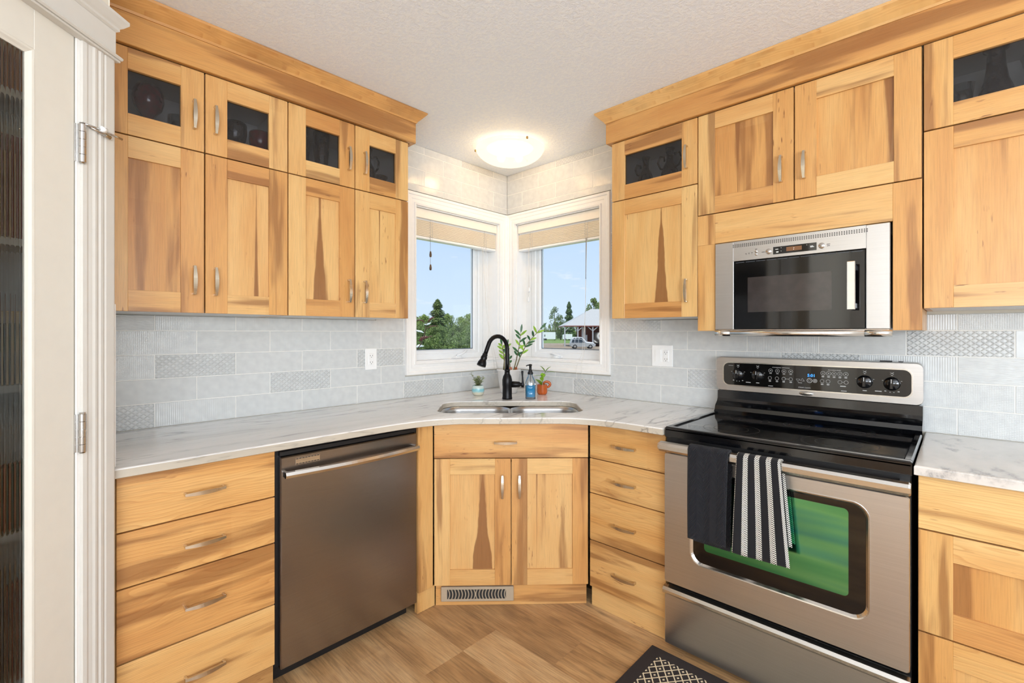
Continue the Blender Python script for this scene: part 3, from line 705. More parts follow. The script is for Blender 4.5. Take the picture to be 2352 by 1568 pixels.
def slab(outer, holes, z0, z1, ch, mat):
    def off(loop, d):
        n = len(loop); o = []
        area = sum(loop[i][0]*loop[(i+1) % n][1]-loop[(i+1) % n][0]*loop[i][1] for i in range(n)); sg = 1 if area > 0 else -1
        for i in range(n):
            a, b_, c = Vector(loop[i-1]), Vector(loop[i]), Vector(loop[(i+1) % n])
            e1 = (b_-a).normalized(); e2 = (c-b_).normalized(); n1 = Vector((-e1.y, e1.x)); n2 = Vector((-e2.y, e2.x)); nn = (n1+n2).normalized()
            k = d*sg/max(.4, nn.dot(n1)); o.append((b_.x+nn.x*k, b_.y+nn.y*k))
        return o
    bm = bmesh.new()
    def ring(l, z): return [bm.verts.new((p[0], p[1], z)) for p in l]
    tops = []; bots = []
    for i, l in enumerate([outer]+holes):
        ins = off(l, ch if i == 0 else -ch); mid = off(l, ch*.3 if i == 0 else -ch*.3)
        r0 = ring(ins, z1); r1 = ring(mid, z1-ch*.3); r2_ = ring(l, z1-ch); r3 = ring(l, z0+ch*.5); r4 = ring(ins, z0)
        for a, b_ in ((r0, r1), (r1, r2_), (r2_, r3), (r3, r4)):
            for k in range(len(a)): bm.faces.new((a[k], a[(k+1) % len(a)], b_[(k+1) % len(a)], b_[k]))
        tops.append(r0); bots.append(r4)
    for rs in (tops, bots):
        ed = [bm.edges.get((r[k], r[(k+1) % len(r)])) for r in rs for k in range(len(r))]
        bmesh.ops.triangle_fill(bm, use_beauty=True, edges=ed)
    bmesh.ops.recalc_face_normals(bm, faces=bm.faces)
    me = bpy.data.meshes.new('countertop'); bm.to_mesh(me); bm.free(); me.materials.append(mat); return me
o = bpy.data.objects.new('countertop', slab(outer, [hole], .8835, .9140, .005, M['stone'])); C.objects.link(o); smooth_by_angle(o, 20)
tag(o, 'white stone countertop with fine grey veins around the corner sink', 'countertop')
o = bpy.data.objects.new('countertop', slab([(2.3645, -.670), (3.4, -.670), (3.4, -.012), (2.3645, -.012)], [], .8835, .9140, .005, M['stone2'])); C.objects.link(o); smooth_by_angle(o, 20)
tag(o, 'white stone countertop with bold grey veins, right of the range', 'countertop')
t = thing('kitchen_sink', 'double bowl stainless steel sink set under the corner countertop', 'sink', FD, (0, -.99, .70))
def bowl(x0, x1, y0, y1):
    b = MB(); L = []
    for ins, z, r in ((-.012, .883, .105), (0, .8825, .095), (.002, .86, .09), (.010, .74, .085), (.03, .712, .07), (.06, .702, .05), (.12, .698, .03)):
        L.append([(p[0], p[1], z) for p in rrect(x0+ins, x1-ins, y0+ins, y1-ins, max(.01, r))])
    L2 = [[(p[0], p[1], z-.0015) for p in rrect(x0+i_-.0015, x1-i_+.0015, y0+i_-.0015, y1-i_+.0015, max(.01, r))] for i_, z, r in ((.12, .698, .03), (.06, .702, .05), (.03, .712, .07), (.010, .74, .085), (.002, .86, .09), (-.012, .881, .105))]
    b.loft(L, cap0=False, cap1=True, smooth=True); b.loft(L2, cap0=True, cap1=False, smooth=True); return b
for x0, x1 in ((-.366, -.004), (.018, .370)):
    bw = part('bowl', bowl(x0, x1, -1.184, -.798), M['sinksteel'], t)
    d = MB(); d.lathe([(.0, .6985), (.03, .6985), (.043, .7005), (.045, .699)], ((x0+x1)/2, -.96, 0), 24); part('drain', d, M['chrome'], bw)

# ------------------------------------------------------------------ faucet
t = thing('faucet', 'black gooseneck kitchen faucet behind the sink', 'faucet', FD, (-.008, -.699, .914))
fx, fy = -.008, -.699
b = MB(); b.lathe([(.030, .9142), (.031, .922), (.029, .928), (.0285, .99), (.030, 1.0), (.030, 1.03), (.025, 1.052), (.017, 1.066), (.0155, 1.083), (.0175, 1.085), (.0175, 1.092), (.013, 1.094)], (fx, fy, 0), 32); part('body', b, M['matteblack'], t)
b = MB(); top = []; dx_, dy_ = -.80, -.60; r_ = .072
pts = [(0, 1.09), (0, 1.13), (0, 1.18), (0, 1.215)]
for i in range(1, 13):
    a = PI-(PI*.90)*i/12; pts.append((r_+r_*math.cos(a), 1.215+r_*math.sin(a)*1.08))
px_, pz_ = pts[-1]; ex, ez = px_-pts[-2][0], pz_-pts[-2][1]; ln = math.hypot(ex, ez); ex /= ln; ez /= ln
pts += [(px_+ex*.03, pz_+ez*.03), (px_+ex*.052, pz_+ez*.052)]
b.tube([(fx+dx_*p[0], fy+dy_*p[0], p[1]) for p in pts], .0125, 16); part('spout', b, M['matteblack'], t)
p0 = pts[-1]; hd = [(0, .0135), (.006, .016), (.012, .0145), (.020, .0185), (.03, .019), (.034, .0165), (.044, .021), (.056, .0255), (.070, .027), (.076, .026)]
b = MB(); b.tube([(fx+dx_*(p0[0]+ex*q), fy+dy_*(p0[0]+ex*q), p0[1]+ez*q) for q, _ in hd], [x for _, x in hd], 20); part('spray_head', b, M['matteblack'], t)
b = MB(); b.tube([(fx+.02, fy, 1.002), (fx+.05, fy, 1.002), (fx+.072, fy, 1.002), (fx+.082, fy, 1.002), (fx+.095, fy, 1.002), (fx+.098, fy, 1.002)], [.019, .019, .017, .010, .008, .009], 16)
b.tube([(fx+.092, fy, .984), (fx+.094, fy, 1.0), (fx+.094, fy, 1.02), (fx+.092, fy, 1.05), (fx+.091, fy, 1.078), (fx+.091, fy, 1.084)], [.008, .0095, .0055, .0045, .007, .005], 12); part('lever', b, M['matteblack'], t)

# ------------------------------------------------------------------ things on the counter
M['soapglass'] = glassmat('clear_bottle_glass', (.93, .96, .97, 1), .12, .02)
M['soap'] = pm('blue_liquid_soap', (0, 150, 200), .1, var=.05, coat=.4)
t = thing('soap_dispenser', 'clear bottle of blue soap with a black pump, right of the faucet', 'dispenser', FD, (.133, -.683, .914))
cx, cy = .133, -.683
def sqr(hw): 
    def f(r, a):
        k = max(abs(math.cos(a)), abs(math.sin(a))); return (r*math.cos(a)*(.62+.38/k**.85), r*math.sin(a)*(.62+.38/k**.85))
    return f
b = MB(); b.lathe([(.0, .9145), (.032, .9145), (.034, .918), (.034, 1.01), (.031, 1.024), (.021, 1.044), (.015, 1.054), (.0145, 1.062)], (cx, cy, 0), 24, sq=sqr(1)); part('bottle', b, M['soapglass'], t)
b = MB(); b.lathe([(.0, .926), (.0305, .926), (.0315, .93), (.0315, .996), (.0, .9965)], (cx, cy, 0), 24, sq=sqr(1)); part('liquid', b, M['soap'], t, 'bright blue liquid soap')
b = MB(); b.lathe([(.016, 1.062), (.017, 1.066), (.017, 1.072), (.012, 1.078), (.013, 1.084), (.008, 1.088), (.008, 1.112), (.010, 1.113), (.010, 1.122), (.002, 1.124)], (cx, cy, 0), 20)
b.tube([(cx, cy, 1.117), (cx-.018, cy-.012, 1.117), (cx-.026, cy-.017, 1.113)], .0035, 8); b.tube([(cx, cy, 1.065), (cx, cy, .935)], .0022, 6); part('pump', b, M['dark'], t)

M['leafl'] = pm('fresh_green_leaf', (160, 206, 66), .4, var=.2, scale=40); M['leafd'] = pm('deep_green_leaf', (58, 110, 62), .35, var=.25, scale=40)
M['leafv'] = pm('variegated_leaf', (196, 210, 150), .5, var=.25, scale=60); M['stem'] = pm('plant_stem', (120, 112, 70), .6, var=.2)
M['soil'] = pm('potting_soil', (70, 52, 40), .95, var=.3, bump=.8)
def leaf(b, p, d, L, w, droop=.2, mat=0, up=(0, 0, 1)):
    p = Vector(p); d = Vector(d).normalized(); side = d.cross(Vector(up))
    if side.length < .1: side = Vector((1, 0, 0))
    side.normalize(); n = side.cross(d); vs = []; N = 6
    for i in range(N+1):
        t_ = i/N; c = p+d*L*t_-Vector((0, 0, 1))*droop*L*t_*t_; ww = w*math.sin(PI*min(1, t_*.93+.04))**.8*.5
        vs += [tuple(c-side*ww+n*ww*.25), tuple(c), tuple(c+side*ww+n*ww*.25)]
    k = len(vs); vs += [tuple(Vector(v)-n*.0006) for v in vs]
    fs = []
    for i in range(N):
        for q in (0, 1):
            a = i*3+q; fs.append((a, a+1, a+4, a+3)); fs.append((k+a, k+a+3, k+a+4, k+a+1))
    b.add(vs, fs, mat, True)
rnd = random.Random(11)
# small variegated plant in a blue-grey pot
px_, py_ = -.192, -.530
t = thing('potted_plant', 'small variegated plant in a round blue and cream pot, left of the faucet', 'plant', FD, (px_, py_, .914))
b = MB(); b.lathe([(.0, .9145), (.026, .9145), (.036, .925), (.0405, .945), (.0385, .965), (.034, .979), (.031, .979), (.034, .965), (.034, .955), (0, .955)], (px_, py_, 0), 28)
def potmat():
    m, n, b_, o_ = newmat('glazed_blue_band_pot'); tcx = nd(n, 'TexCoord'); s__ = nd(n, 'SeparateXYZ', i0=tcx.outputs['Object'])
    ns = nd(n, 'TexNoise', i0=tcx.outputs['Object']); ns.inputs['Scale'].default_value = 60
    z = mth(n, 'ADD', s__.outputs[2], mth(n, 'MULTIPLY', ns.outputs[0], .012))
    n.links.new(ramp(n, mth(n, 'MULTIPLY', z, 12.), [(.30, (205, 200, 180)), (.42, (150, 200, 205)), (.55, (125, 190, 200)), (.68, (200, 212, 205)), (.85, (196, 214, 210))]), b_.inputs['Base Color']); b_.inputs['Roughness'].default_value = .2; return m
part('pot', b, potmat(), t)
b = MB(); b.lathe([(.0, .966), (.033, .964)], (px_, py_, 0), 20); part('soil', b, M['soil'], t)
b = MB(); lf = MB()
for k in range(15):
    a = rnd.uniform(0, 6.28); tilt = rnd.uniform(.1, .55); L = rnd.uniform(.045, .075)
    if k == 0: a, tilt, L = 3.3, .45, .105
    if k == 1: a, tilt, L = -.1, .5, .075
    dd = Vector((math.cos(a)*math.sin(tilt), math.sin(a)*math.sin(tilt), math.cos(tilt)))
    st = Vector((px_, py_, .965)); b.tube([st, st+dd*L*.5, st+dd*L+Vector((0, 0, .004))], [.0016, .0013, .0008], 5)
    for q in range(8):
        p = st+dd*L*(q+1)/8; a2 = q*2.2+a
        leaf(lf, p, (math.cos(a2), math.sin(a2), .5), rnd.uniform(.018, .026), .014, .2)
part('stem', b, M['stem'], t); part('foliage', lf, M['leafv'], t)
# orange mug-like pot with a light green plant
px_, py_ = .222, -.485
t = thing('potted_plant', 'light green leafy plant in an orange cat-tail handled pot, right of the soap', 'plant', FD, (px_, py_, .914))
M['orange'] = pm('orange_glazed_ceramic', (196, 92, 28), .22, var=.12, scale=20, coat=.4)
b = MB(); b.lathe([(.0, .9145), (.027, .9145), (.033, .922), (.0345, .93), (.0335, .976), (.034, .978), (.031, .978), (.031, .962), (0, .962)], (px_, py_, 0), 28); p_ = part('pot', b, M['orange'], t)
b = MB(); b.tube([(px_+.03+.022*math.sin(q/9*4.6)*1., py_, .972+.018-.018*math.cos(q/9*4.6)-.012) for q in range(10)], [.006, .007, .008, .009, .009, .009, .0085, .008, .007, .005], 10); part('handle', b, M['orange'], t)
b = MB(); b.lathe([(.0, .974), (.031, .972)], (px_, py_, 0), 20); part('soil', b, M['soil'], t)
b = MB(); lf = MB(); st = [(px_-.004, py_, .97), (px_+.004, py_, 1.0), (px_+.008, py_, 1.03), (px_+.022, py_, 1.062), (px_+.028, py_, 1.075)]
b.tube(st, [.0022, .002, .0018, .0014, .001], 6); part('stem', b, M['stem'], t)
for p, d_, L, w in (((px_-.006, py_, .975), (-.5, -.3, .65), .055, .038), ((px_+.008, py_, 1.03), (-.8, -.3, .25), .052, .016), ((px_+.02, py_, 1.06), (-.55, -.2, .8), .05, .017),
                    ((px_+.024, py_, 1.065), (.6, -.2, .7), .042, .02), ((px_+.02, py_, 1.055), (.95, -.3, .22), .055, .015), ((px_+.005, py_, 1.02), (-.1, -.5, .9), .04, .02), ((px_+.006, py_, 1.02), (.3, -.6, .9), .035, .016), ((px_+.0, py_, 1.0), (-.2, -.6, .9), .035, .018)):
    leaf(lf, p, d_, L*1.2, w*1.45, .15)
part('foliage', lf, M['leafl'], t)
# tall zz-like plant in a white hammered pot in the corner
px_, py_ = .006, -.40
t = thing('potted_plant', 'tall slender stemmed plant in a white dimpled pot, in the corner behind the faucet', 'plant', FD, (px_, py_, .914))
b = MB(); b.lathe([(.0, .9145), (.050, .9145), (.053, .918), (.060, .95), (.068, 1.0), (.075, 1.058), (.079, 1.062), (.080, 1.070), (.074, 1.071), (.070, 1.05), (.06, 1.045), (0, 1.045)], (px_, py_, 0), 40)
part('pot', b, pm('white_dimpled_ceramic', (232, 230, 226), .3, var=.02, bump=1., bscale=45), t)
b = MB(); b.lathe([(.0, 1.052), (.070, 1.050)], (px_, py_, 0), 24); part('soil', b, M['soil'], t)
st = MB(); lf = MB()
def dpt(u, v, d):   # direction point helper expressed as plain numbers below
    return None
stems = [([(-.028, -.02, 1.05), (-.030, -.03, 1.13), (-.036, -.03, 1.19), (-.045, -.04, 1.235)], 7, .05),
         ([(-.036, 0, 1.05), (-.030, -.01, 1.12), (-.022, -.01, 1.18), (-.012, 0, 1.23)], 6, .045),
         ([(.030, -.01, 1.05), (.052, -.02, 1.14), (.070, -.025, 1.23), (.080, -.03, 1.315)], 9, .06),
         ([(.040, -.0, 1.05), (.075, -.01, 1.15), (.120, -.02, 1.24), (.205, -.04, 1.335)], 11, .066),
         ([(.010, .0, 1.05), (.008, -.0, 1.10), (.002, -.0, 1.15)], 4, .035)]
for pts_, nl, L in stems:
    P = [(px_+a, py_+b_, z) for a, b_, z in pts_]; n_ = len(P)
    fine = []
    for i in range((n_-1)*4+1):
        q = i/4; k = min(int(q), n_-2); f_ = q-k; fine.append(tuple(P[k][c_]*(1-f_)+P[k+1][c_]*f_ for c_ in range(3)))
    st.tube(fine, [.0042*(1-.6*i/len(fine)) for i in range(len(fine))], 7)
    for i in range(nl):
        q = .35+.65*(i+1)/nl; k = min(int(q*(len(fine)-1)), len(fine)-2); p = Vector(fine[k]); d_ = (Vector(fine[k+1])-p).normalized()
        side = Vector((1, -.3, 0)) if i % 2 else Vector((-1, -.3, 0))
        leaf(lf, p, d_*.75+side*rnd.uniform(.5, .9)+Vector((0, 0, .1)), L*rnd.uniform(.75, 1.1), .015, .12, mat=0 if rnd.random() < .55 else 1, up=(0, -1, .3))
    leaf(lf, fine[-1], Vector(fine[-1])-Vector(fine[-2]), L, .014, .05, up=(0, -1, .3))
part('stem', st, M['stem'], t); part('foliage', lf, [M['leafd'], M['leafl']], t)
b = MB()
for ox in (.012, .048): b.tube([(px_+ox-.008, py_-.03, 1.05), (px_+ox-.004, py_-.035, 1.085), (px_+ox+.004, py_-.035, 1.088), (px_+ox+.01, py_-.03, 1.05)], .003, 6)
part('root_wire', b, M['orange'], t)

# ------------------------------------------------------------------ electrical plates
def receptacle(b, x, z, w=.033, h=.067):
    b.box(x-w/2, x+w/2, -.0175, -.012, z-h/2, z+h/2, ch=.003)
def slots(t, x, z):
    for s_ in (-1, 1):
        b = MB()
        b.box(x-.0075, x-.0055, -.0182, -.017, z+s_*.019-.002, z+s_*.019+.005, ch=0); b.box(x+.0055, x+.0075, -.0182, -.017, z+s_*.019-.002, z+s_*.019+.005, ch=0)
        b.lathe([(.0, 0), (.0022, 0)], (0, 0, 0), 10, M4=Matrix.Translation((x, -.0181, z+s_*.019-.008)) @ Matrix.Rotation(PI/2, 4, 'X'))
        part('socket_slot', b, M['hole'], t)
t = thing('wall_outlet', 'white duplex outlet on the tiles left of the left window', 'outlet', FL, (-1.1355, -.0096, 1.1625))
b = MB(); b.box(-1.173, -1.098, -.0150, -.0098, 1.101, 1.2235, ch=.003); part('cover_plate', b, M['plate'], t)
b = MB(); receptacle(b, -1.1355, 1.1625); part('receptacle', b, M['plate'], t); slots(t, -1.1355, 1.1625)
t = thing('wall_outlet', 'white two-gang plate with rocker switch and outlet, left of the range', 'outlet', F0, (1.243, -.0096, 1.183))
b = MB(); b.box(1.180, 1.3055, -.0150, -.0098, 1.1215, 1.2435, ch=.003); part('cover_plate', b, M['plate'], t)
b = MB(); b.loft([[(1.2035, -.0152, 1.150), (1.2365, -.0152, 1.150), (1.2365, -.018, 1.150), (1.2035, -.018, 1.150)], [(1.2035, -.0152, 1.217), (1.2365, -.0152, 1.217), (1.2365, -.022, 1.217), (1.2035, -.022, 1.217)]]); part('rocker_switch', b, M['plate'], t)
b = MB(); receptacle(b, 1.267, 1.183); part('receptacle', b, M['plate'], t); slots(t, 1.267, 1.183)

# ------------------------------------------------------------------ dishwasher
t = thing('dishwasher', 'stainless steel dishwasher between the drawer cabinet and the filler panel', 'dishwasher', FL, (-1.566, -.3, 0))
b = MB(); b.box(-1.878, -1.2525, -.612, -.03, .06, .880, ch=.002); part('tub_housing', b, M['dark'], t)
b = MB(); b.box(-1.8605, -1.2535, -.636, -.613, .055, .8475, ch=.004); dp = part('door_panel', b, M['steeldark'], t)
b = MB(); b.box(-1.8605, -1.2535, -.628, -.613, .850, .868, ch=.002); part('control_strip', b, M['dark'], t)
b = MB(); b.box(-1.888+.012, -1.28, -.588, -.55, .002, .058, ch=.001); part('kick_plate', b, M['dark'], t)
b = MB(); N = 24; lp = []
for i in range(N+1):
    q = i/N; x = -1.8545+(.6035-.014)*q; yo = -.668-.022*math.sin(PI*q); h_ = .0125
    lp.append([(x, yo+.008, .786-h_), (x, yo-.004, .786-h_+.002), (x, yo-.009, .786), (x, yo-.004, .786+h_-.002), (x, yo+.008, .786+h_)])
b.loft(lp, smooth=False)
for x in (-1.8545, -1.279): b.box(x, x+.014, -.668, -.636, .776, .796, ch=.001)
part('bar_handle', b, M['steelbright'], dp)
b = MB(); b.box(-1.806, -1.713, -.6372, -.6358, .8105, .8355, ch=0)
part('vent_grille', b, M['steelbright'], dp)
b = MB()
for i in range(8):
    x = -1.8045+i*.0115
    for z in (.812, .8315): b.box(x, x+.009, -.6378, -.637, z, z+.0028, ch=0)
part('vent_slot', b, M['hole'], dp)

# ------------------------------------------------------------------ range
X0, X1 = 1.5735, 2.3600
t = thing('range_cooker', 'freestanding stainless steel electric range with black glass cooktop', 'range', F0, (1.967, -.34, 0))
b = MB(); b.box(X0+.003, X1-.003, -.640, -.035, .02, .905, ch=.002); part('body', b, M['dark'], t)
b = MB(); b.box(X0, X1, -.668, -.075, .905, .915, ch=.003)
frame = MB()
# raised rim
for (a0, a1, c0, c1) in ((X0, X1, -.668, -.640), (X0, X1, -.13, -.075), (X0, X0+.022, -.642, -.128), (X1-.022, X1, -.642, -.128)): b.box(a0, a1, c0, c1, .913, .9225, ch=.004)
b.loft([[(X0, -.668, .918), (X0, -.668, .880), (X0, -.640, .880), (X0, -.640, .918)], [(X1, -.668, .918), (X1, -.668, .880), (X1, -.640, .880), (X1, -.640, .918)]])
part('cooktop_frame', b, M['blackgloss'], t)
b = MB(); b.box(X0+.020, X1-.020, -.643, -.127, .914, .9165, ch=0); ct = part('cooktop_glass', b, M['blackglass'], t)
b = MB()
for x, y, r in ((1.78, -.50, .105), (2.15, -.50, .115), (1.78, -.25, .075), (2.15, -.25, .08), (1.967, -.22, .06)):
    for rr in (r, r*.62): b.add([((x+(rr+k*.0012)*math.cos(2*PI*j/48)), (y+(rr+k*.0012)*math.sin(2*PI*j/48)), .9169) for k in (0, 1) for j in range(48)], [(j, (j+1) % 48, 48+(j+1) % 48, 48+j) for j in range(48)])
part('burner_ring', b, pm('grey_print', (70, 66, 62), .4), ct)
# riser and back console
b = MB(); prof = [(-.035, .90), (-.135, .915), (-.118, .932), (-.112, .950), (-.085, .972), (-.078, .985), (-.075, 1.023), (-.035, 1.023)]
b.prism(prof, X0, X1, 'x'); part('back_riser', b, M['blackgloss'], t)
def rr2(x0, x1, z0, z1, r, n=6): return rrect(x0, x1, z0, z1, r, n)
b = MB(); lpz = rr2(X0-.002, X1+.002, 1.024, 1.194, .022)
b.loft([[(p[0], -.030, p[1]) for p in lpz], [(p[0], -.078, p[1]) for p in lpz], [(p[0]*.998+1.967*.002, -.086, 1.109+(p[1]-1.109)*.955) for p in lpz]], smooth=False)
cs = part('console', b, M['steel'], t)
YP = -.0875
b = MB(); l1 = rr2(1.607, 2.3265, 1.056, 1.164, .026); b.loft([[(p[0], -.084, p[1]) for p in l1], [(p[0], YP, p[1]) for p in l1]]); part('control_glass', b, M['blackglass'], cs)
b = MB(); l0 = rr2(1.602, 2.3315, 1.051, 1.169, .030); n_ = len(l0)
b.loft([[(p[0], -.0845, p[1]) for p in l0], [(p[0], -.0885, p[1]) for p in l0], [(p[0], -.0885, p[1]) for p in l1], [(p[0], -.0845, p[1]) for p in l1]], cap0=False, cap1=False); part('trim_ring', b, M['steelbright'], cs)
YT = YP-.0003
M['print'] = pm('white_print', (190, 190, 188), .5)
def ringm(b, x, z, r, w=.0010, n=24):
    b.add([(x+(r-k*w)*math.cos(2*PI*j/n), YT, z+(r-k*w)*math.sin(2*PI*j/n)) for k in (0, 1) for j in range(n)], [(j, (j+1) % n, n+(j+1) % n, n+j) for j in range(n)])
def dash(b, x, z, w, h=.0022): b.box(x-w/2, x+w/2, YT-.0002, YT+.0001, z-h/2, z+h/2, ch=0)
def key(x, z, rr=(), dd=()):
    b = MB()
    for r_, w_ in rr: ringm(b, x, z, r_, w_)
    for dx2, dz2, w_, h_ in dd: dash(b, x+dx2, z+dz2, w_, h_)
    part('touch_key', b, M['print'], cs)
for x in (1.820, 1.849, 1.876, 1.904): key(x, 1.135, [(.0088, .001)], [(0, 0, .006, .003), (0, -.013, .010, .0022)])
for x in (1.817, 1.847, 1.875, 1.904): key(x, 1.100, [(.0078, .001)], [(0, -.012, .010, .0022), (0, -.0155, .009, .0022)]+([(.0145, 0, .0135, .001)] if x == 1.875 else []))
for x in (2.029, 2.050, 2.070, 2.091, 2.112): key(x, 1.135, [(.0088, .001)], [(0, 0, .005, .003), (0, -.013, .010, .0022), (0, -.0165, .009, .0022)])
for x in (2.026, 2.048): key(x, 1.100, [(.0078, .001)], [(0, -.012, .011, .0022), (0, -.0155, .009, .0022)])
for x in (2.091, 2.113): key(x, 1.100, [(.0078, .001)], [(.011, 0, .0065, .001), (.011, -.017, .020, .004)] if x == 2.091 else [])
key(1.978, 1.099, [(.0105, .0018), (.005, .001)]); key(1.999, 1.099, [(.0085, .0014), (.0045, .002)])
for x, s_ in ((1.933, -1), (1.950, 1)):
    b = MB()
    for k in range(3):
        P = [(x+.009*math.sin(a_)*1., 1.099+s_*.008*math.cos(a_)) for a_ in (0, 2*PI/3, 4*PI/3)]
        p, q = P[k], P[(k+1) % 3]; b.tube([(p[0], YT, p[1]), (q[0], YT, q[1])], .0006, 4)
    part('touch_key', b, M['print'], cs)
for tx, sz, x, z, k in (('COOKING OPTIONS', .0062, 1.863, 1.1505, 1.25), ('ACCESSORIES', .0062, 2.071, 1.150, 1.25), ('STEAM CLEAN', .0075, 1.958, 1.0655, 1.)):
    b = MB(); b.text(tx, sz, x, YT, z, sx=k); part('printed_text', b, M['print'], cs)
def mark(*dd):
    for d_ in dd:
        b = MB()
        if len(d_) == 4: dash(b, *d_)
        else:
            x, z = d_; b.tube([(x-.006, YT, z+.046), (x+.006, YT, z+.038)], .0009, 4); b.tube([(x-.006, YT, z+.038), (x+.006, YT, z+.046)], .0009, 4)
        part('dial_mark', b, M['print'], cs)
for x, z in ((1.675, 1.110), (1.764, 1.110), (2.177, 1.108), (2.266, 1.106)):
    mark((x-.030, z+.012, .004, .0015), (x+.030, z+.012, .004, .0015), (x, z+.034, .006, .002), (x, z))
    if x in (1.675, 2.266): mark(*[(x+q, z-.036+abs(q)*.25, .006 if abs(q) > .01 else .003, .0028) for q in (-.021, -.006, .006, .021)])
    else: mark((x, z-.037, .014, .003))
for x, z, w_, h_ in ((1.722, 1.0725, .022, .003), (2.222, 1.0725, .022, .003), (1.82, 1.063, .020, .0025), (2.105, 1.063, .020, .0025), (1.641, 1.151, .022, .0012), (1.941, 1.0865, .016, .002)):
    b = MB(); dash(b, x, z, w_, h_); part('printed_mark', b, M['print'], cs)
b = MB(); b.text('5:01', .018, 1.985, YT-.0001, 1.1215); part('clock_digits', b, pm('blue_display', (40, 120, 255), .5, emit=(50, 140, 255), es=2.2), cs)
for x, z in ((1.675, 1.110), (1.764, 1.110), (2.177, 1.108), (2.266, 1.106)):
    k = MB(); mt = Matrix.Translation((x, YP, z)) @ Matrix.Rotation(PI/2, 4, 'X')
    k.lathe([(.0275, 0), (.0275, .004), (.025, .010), (.022, .013), (0, .0135)], (0, 0, 0), 32, M4=mt); k.box(x-.0055, x+.0055, YP-.030, YP-.010, z-.020, z+.022, ch=.002)
    kn = part('knob', k, M['blackgloss'], cs)
    k = MB(); k.box(x-.0008, x+.0008, YP-.0306, YP-.029, z+.004, z+.020, ch=0); part('pointer', k, M['plate'], kn)
b = MB(); mt = Matrix.Translation((1.965, -.0795, 1.0395)) @ Matrix.Rotation(PI/2, 4, 'X') @ Matrix.Diagonal((1.9, .62, 1, 1)); b.lathe([(.0150, .004), (.0150, .0085), (.0125, .010), (0, .0105)], (0, 0, 0), 32, M4=mt); part('badge', b, M['steelbright'], cs)
b = MB(); b.add([(1.965+(.019-k*.0012)*math.cos(2*PI*j/32), -.0903, 1.0395+(.0052-k*.0009)*math.sin(2*PI*j/32)) for k in (0, 1) for j in range(32)], [(j, (j+1) % 32, 32+(j+1) % 32, 32+j) for j in range(32)]); part('badge_ring', b, M['hole'], cs)
b = MB(); b.box(2.155+.07, 2.195+.07, -.075, -.05, 1.194, 1.198, ch=.001); b.box(2.285, 2.300, -.075, -.055, 1.194, 1.197, ch=.001); part('vent_tab', b, M['dark'], cs)
# oven door
DX0, DX1 = X0+.004, X1-.004
def ringloft(b, outer_, inner_, y, mat=0, dy=0):
    n = len(outer_)
    b.add([(p[0], y, p[1]) for p in outer_]+[(p[0], y+dy, p[1]) for p in inner_], [(j, (j+1) % n, n+(j+1) % n, n+j) for j in range(n)], mat)
b = MB()
ow = rrect(1.690, 2.256, .400, .768, .045, 8); od = rrect(DX0, DX1, .284, .818, .010, 8)
b.loft([[(p[0], -.645, p[1]) for p in od], [(p[0], -.679, p[1]) for p in od], [(p[0]*.995+1.967*.005, -.684, .551+(p[1]-.551)*.99) for p in od]], cap0=False, cap1=False)
odi = [(p[0]*.995+1.967*.005, .551+(p[1]-.551)*.99) for p in od]
ringloft(b, odi, ow, -.684); dr = part('oven_door', b, M['steel'], t)
b = MB(); ow2 = rrect(1.697, 2.249, .407, .761, .040, 8); ow3 = rrect(1.686, 2.260, .396, .772, .048, 8)
b.loft([[(p[0], -.6835, p[1]) for p in ow3], [(p[0], -.6875, p[1]) for p in ow3], [(p[0], -.6865, p[1]) for p in ow], [(p[0], -.679, p[1]) for p in ow2]], cap0=False, cap1=False); part('window_bezel', b, M['steelbright'], dr)
b = MB(); gi = rrect(1.740, 2.204, .458, .742, .014, 8); b.loft([[(p[0], -.660, p[1]) for p in ow2], [(p[0], -.6795, p[1]) for p in ow2]], cap0=True, cap1=False); ringloft(b, ow2, gi, -.6795); part('window_border', b, M['blackglass'], dr)
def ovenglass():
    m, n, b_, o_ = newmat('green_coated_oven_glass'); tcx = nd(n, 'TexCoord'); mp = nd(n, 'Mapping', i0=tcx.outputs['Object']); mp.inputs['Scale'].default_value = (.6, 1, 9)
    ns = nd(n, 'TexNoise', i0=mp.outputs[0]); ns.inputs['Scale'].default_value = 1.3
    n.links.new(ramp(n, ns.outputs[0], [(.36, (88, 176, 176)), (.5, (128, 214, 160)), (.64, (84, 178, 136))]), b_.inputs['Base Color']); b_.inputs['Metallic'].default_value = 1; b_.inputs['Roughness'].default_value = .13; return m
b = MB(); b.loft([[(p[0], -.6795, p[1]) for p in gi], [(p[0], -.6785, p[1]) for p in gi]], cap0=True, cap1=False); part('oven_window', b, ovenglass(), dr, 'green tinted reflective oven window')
b = MB(); b.box(DX0, DX1, -.660, -.640, .8195, .879, ch=.001); part('vent_band', b, M['dark'], t)
b = MB(); zc = .851; lp = []
for x in (X0-.001, X0+.004, X1-.004, X1+.001):
    k = .8 if x in (X0-.001, X1+.001) else 1
    lp.append([(x, -.705, zc-.020*k), (x, -.728, zc-.019*k), (x, -.734, zc-.010*k), (x, -.735, zc+.006*k), (x, -.729, zc+.016*k), (x, -.715, zc+.020*k), (x, -.705, zc+.018*k)])
b.loft(lp); 
for x in (X0+.002, X1-.030): b.box(x, x+.028, -.706, -.660, zc-.014, zc+.014, ch=.002)
part('bar_handle', b, M['steelbright'], dr)
b = MB(); b.box(DX0, DX1, -.683, -.645, .030, .238, ch=.004); dw = part('storage_drawer', b, M['steel'], t)
b = MB(); lp = []
for x in (DX0-.002, DX1+.002): lp.append([(x, -.660, .238), (x, -.690, .238), (x, -.697, .246), (x, -.697, .256), (x, -.689, .266), (x, -.670, .270), (x, -.660, .268)])
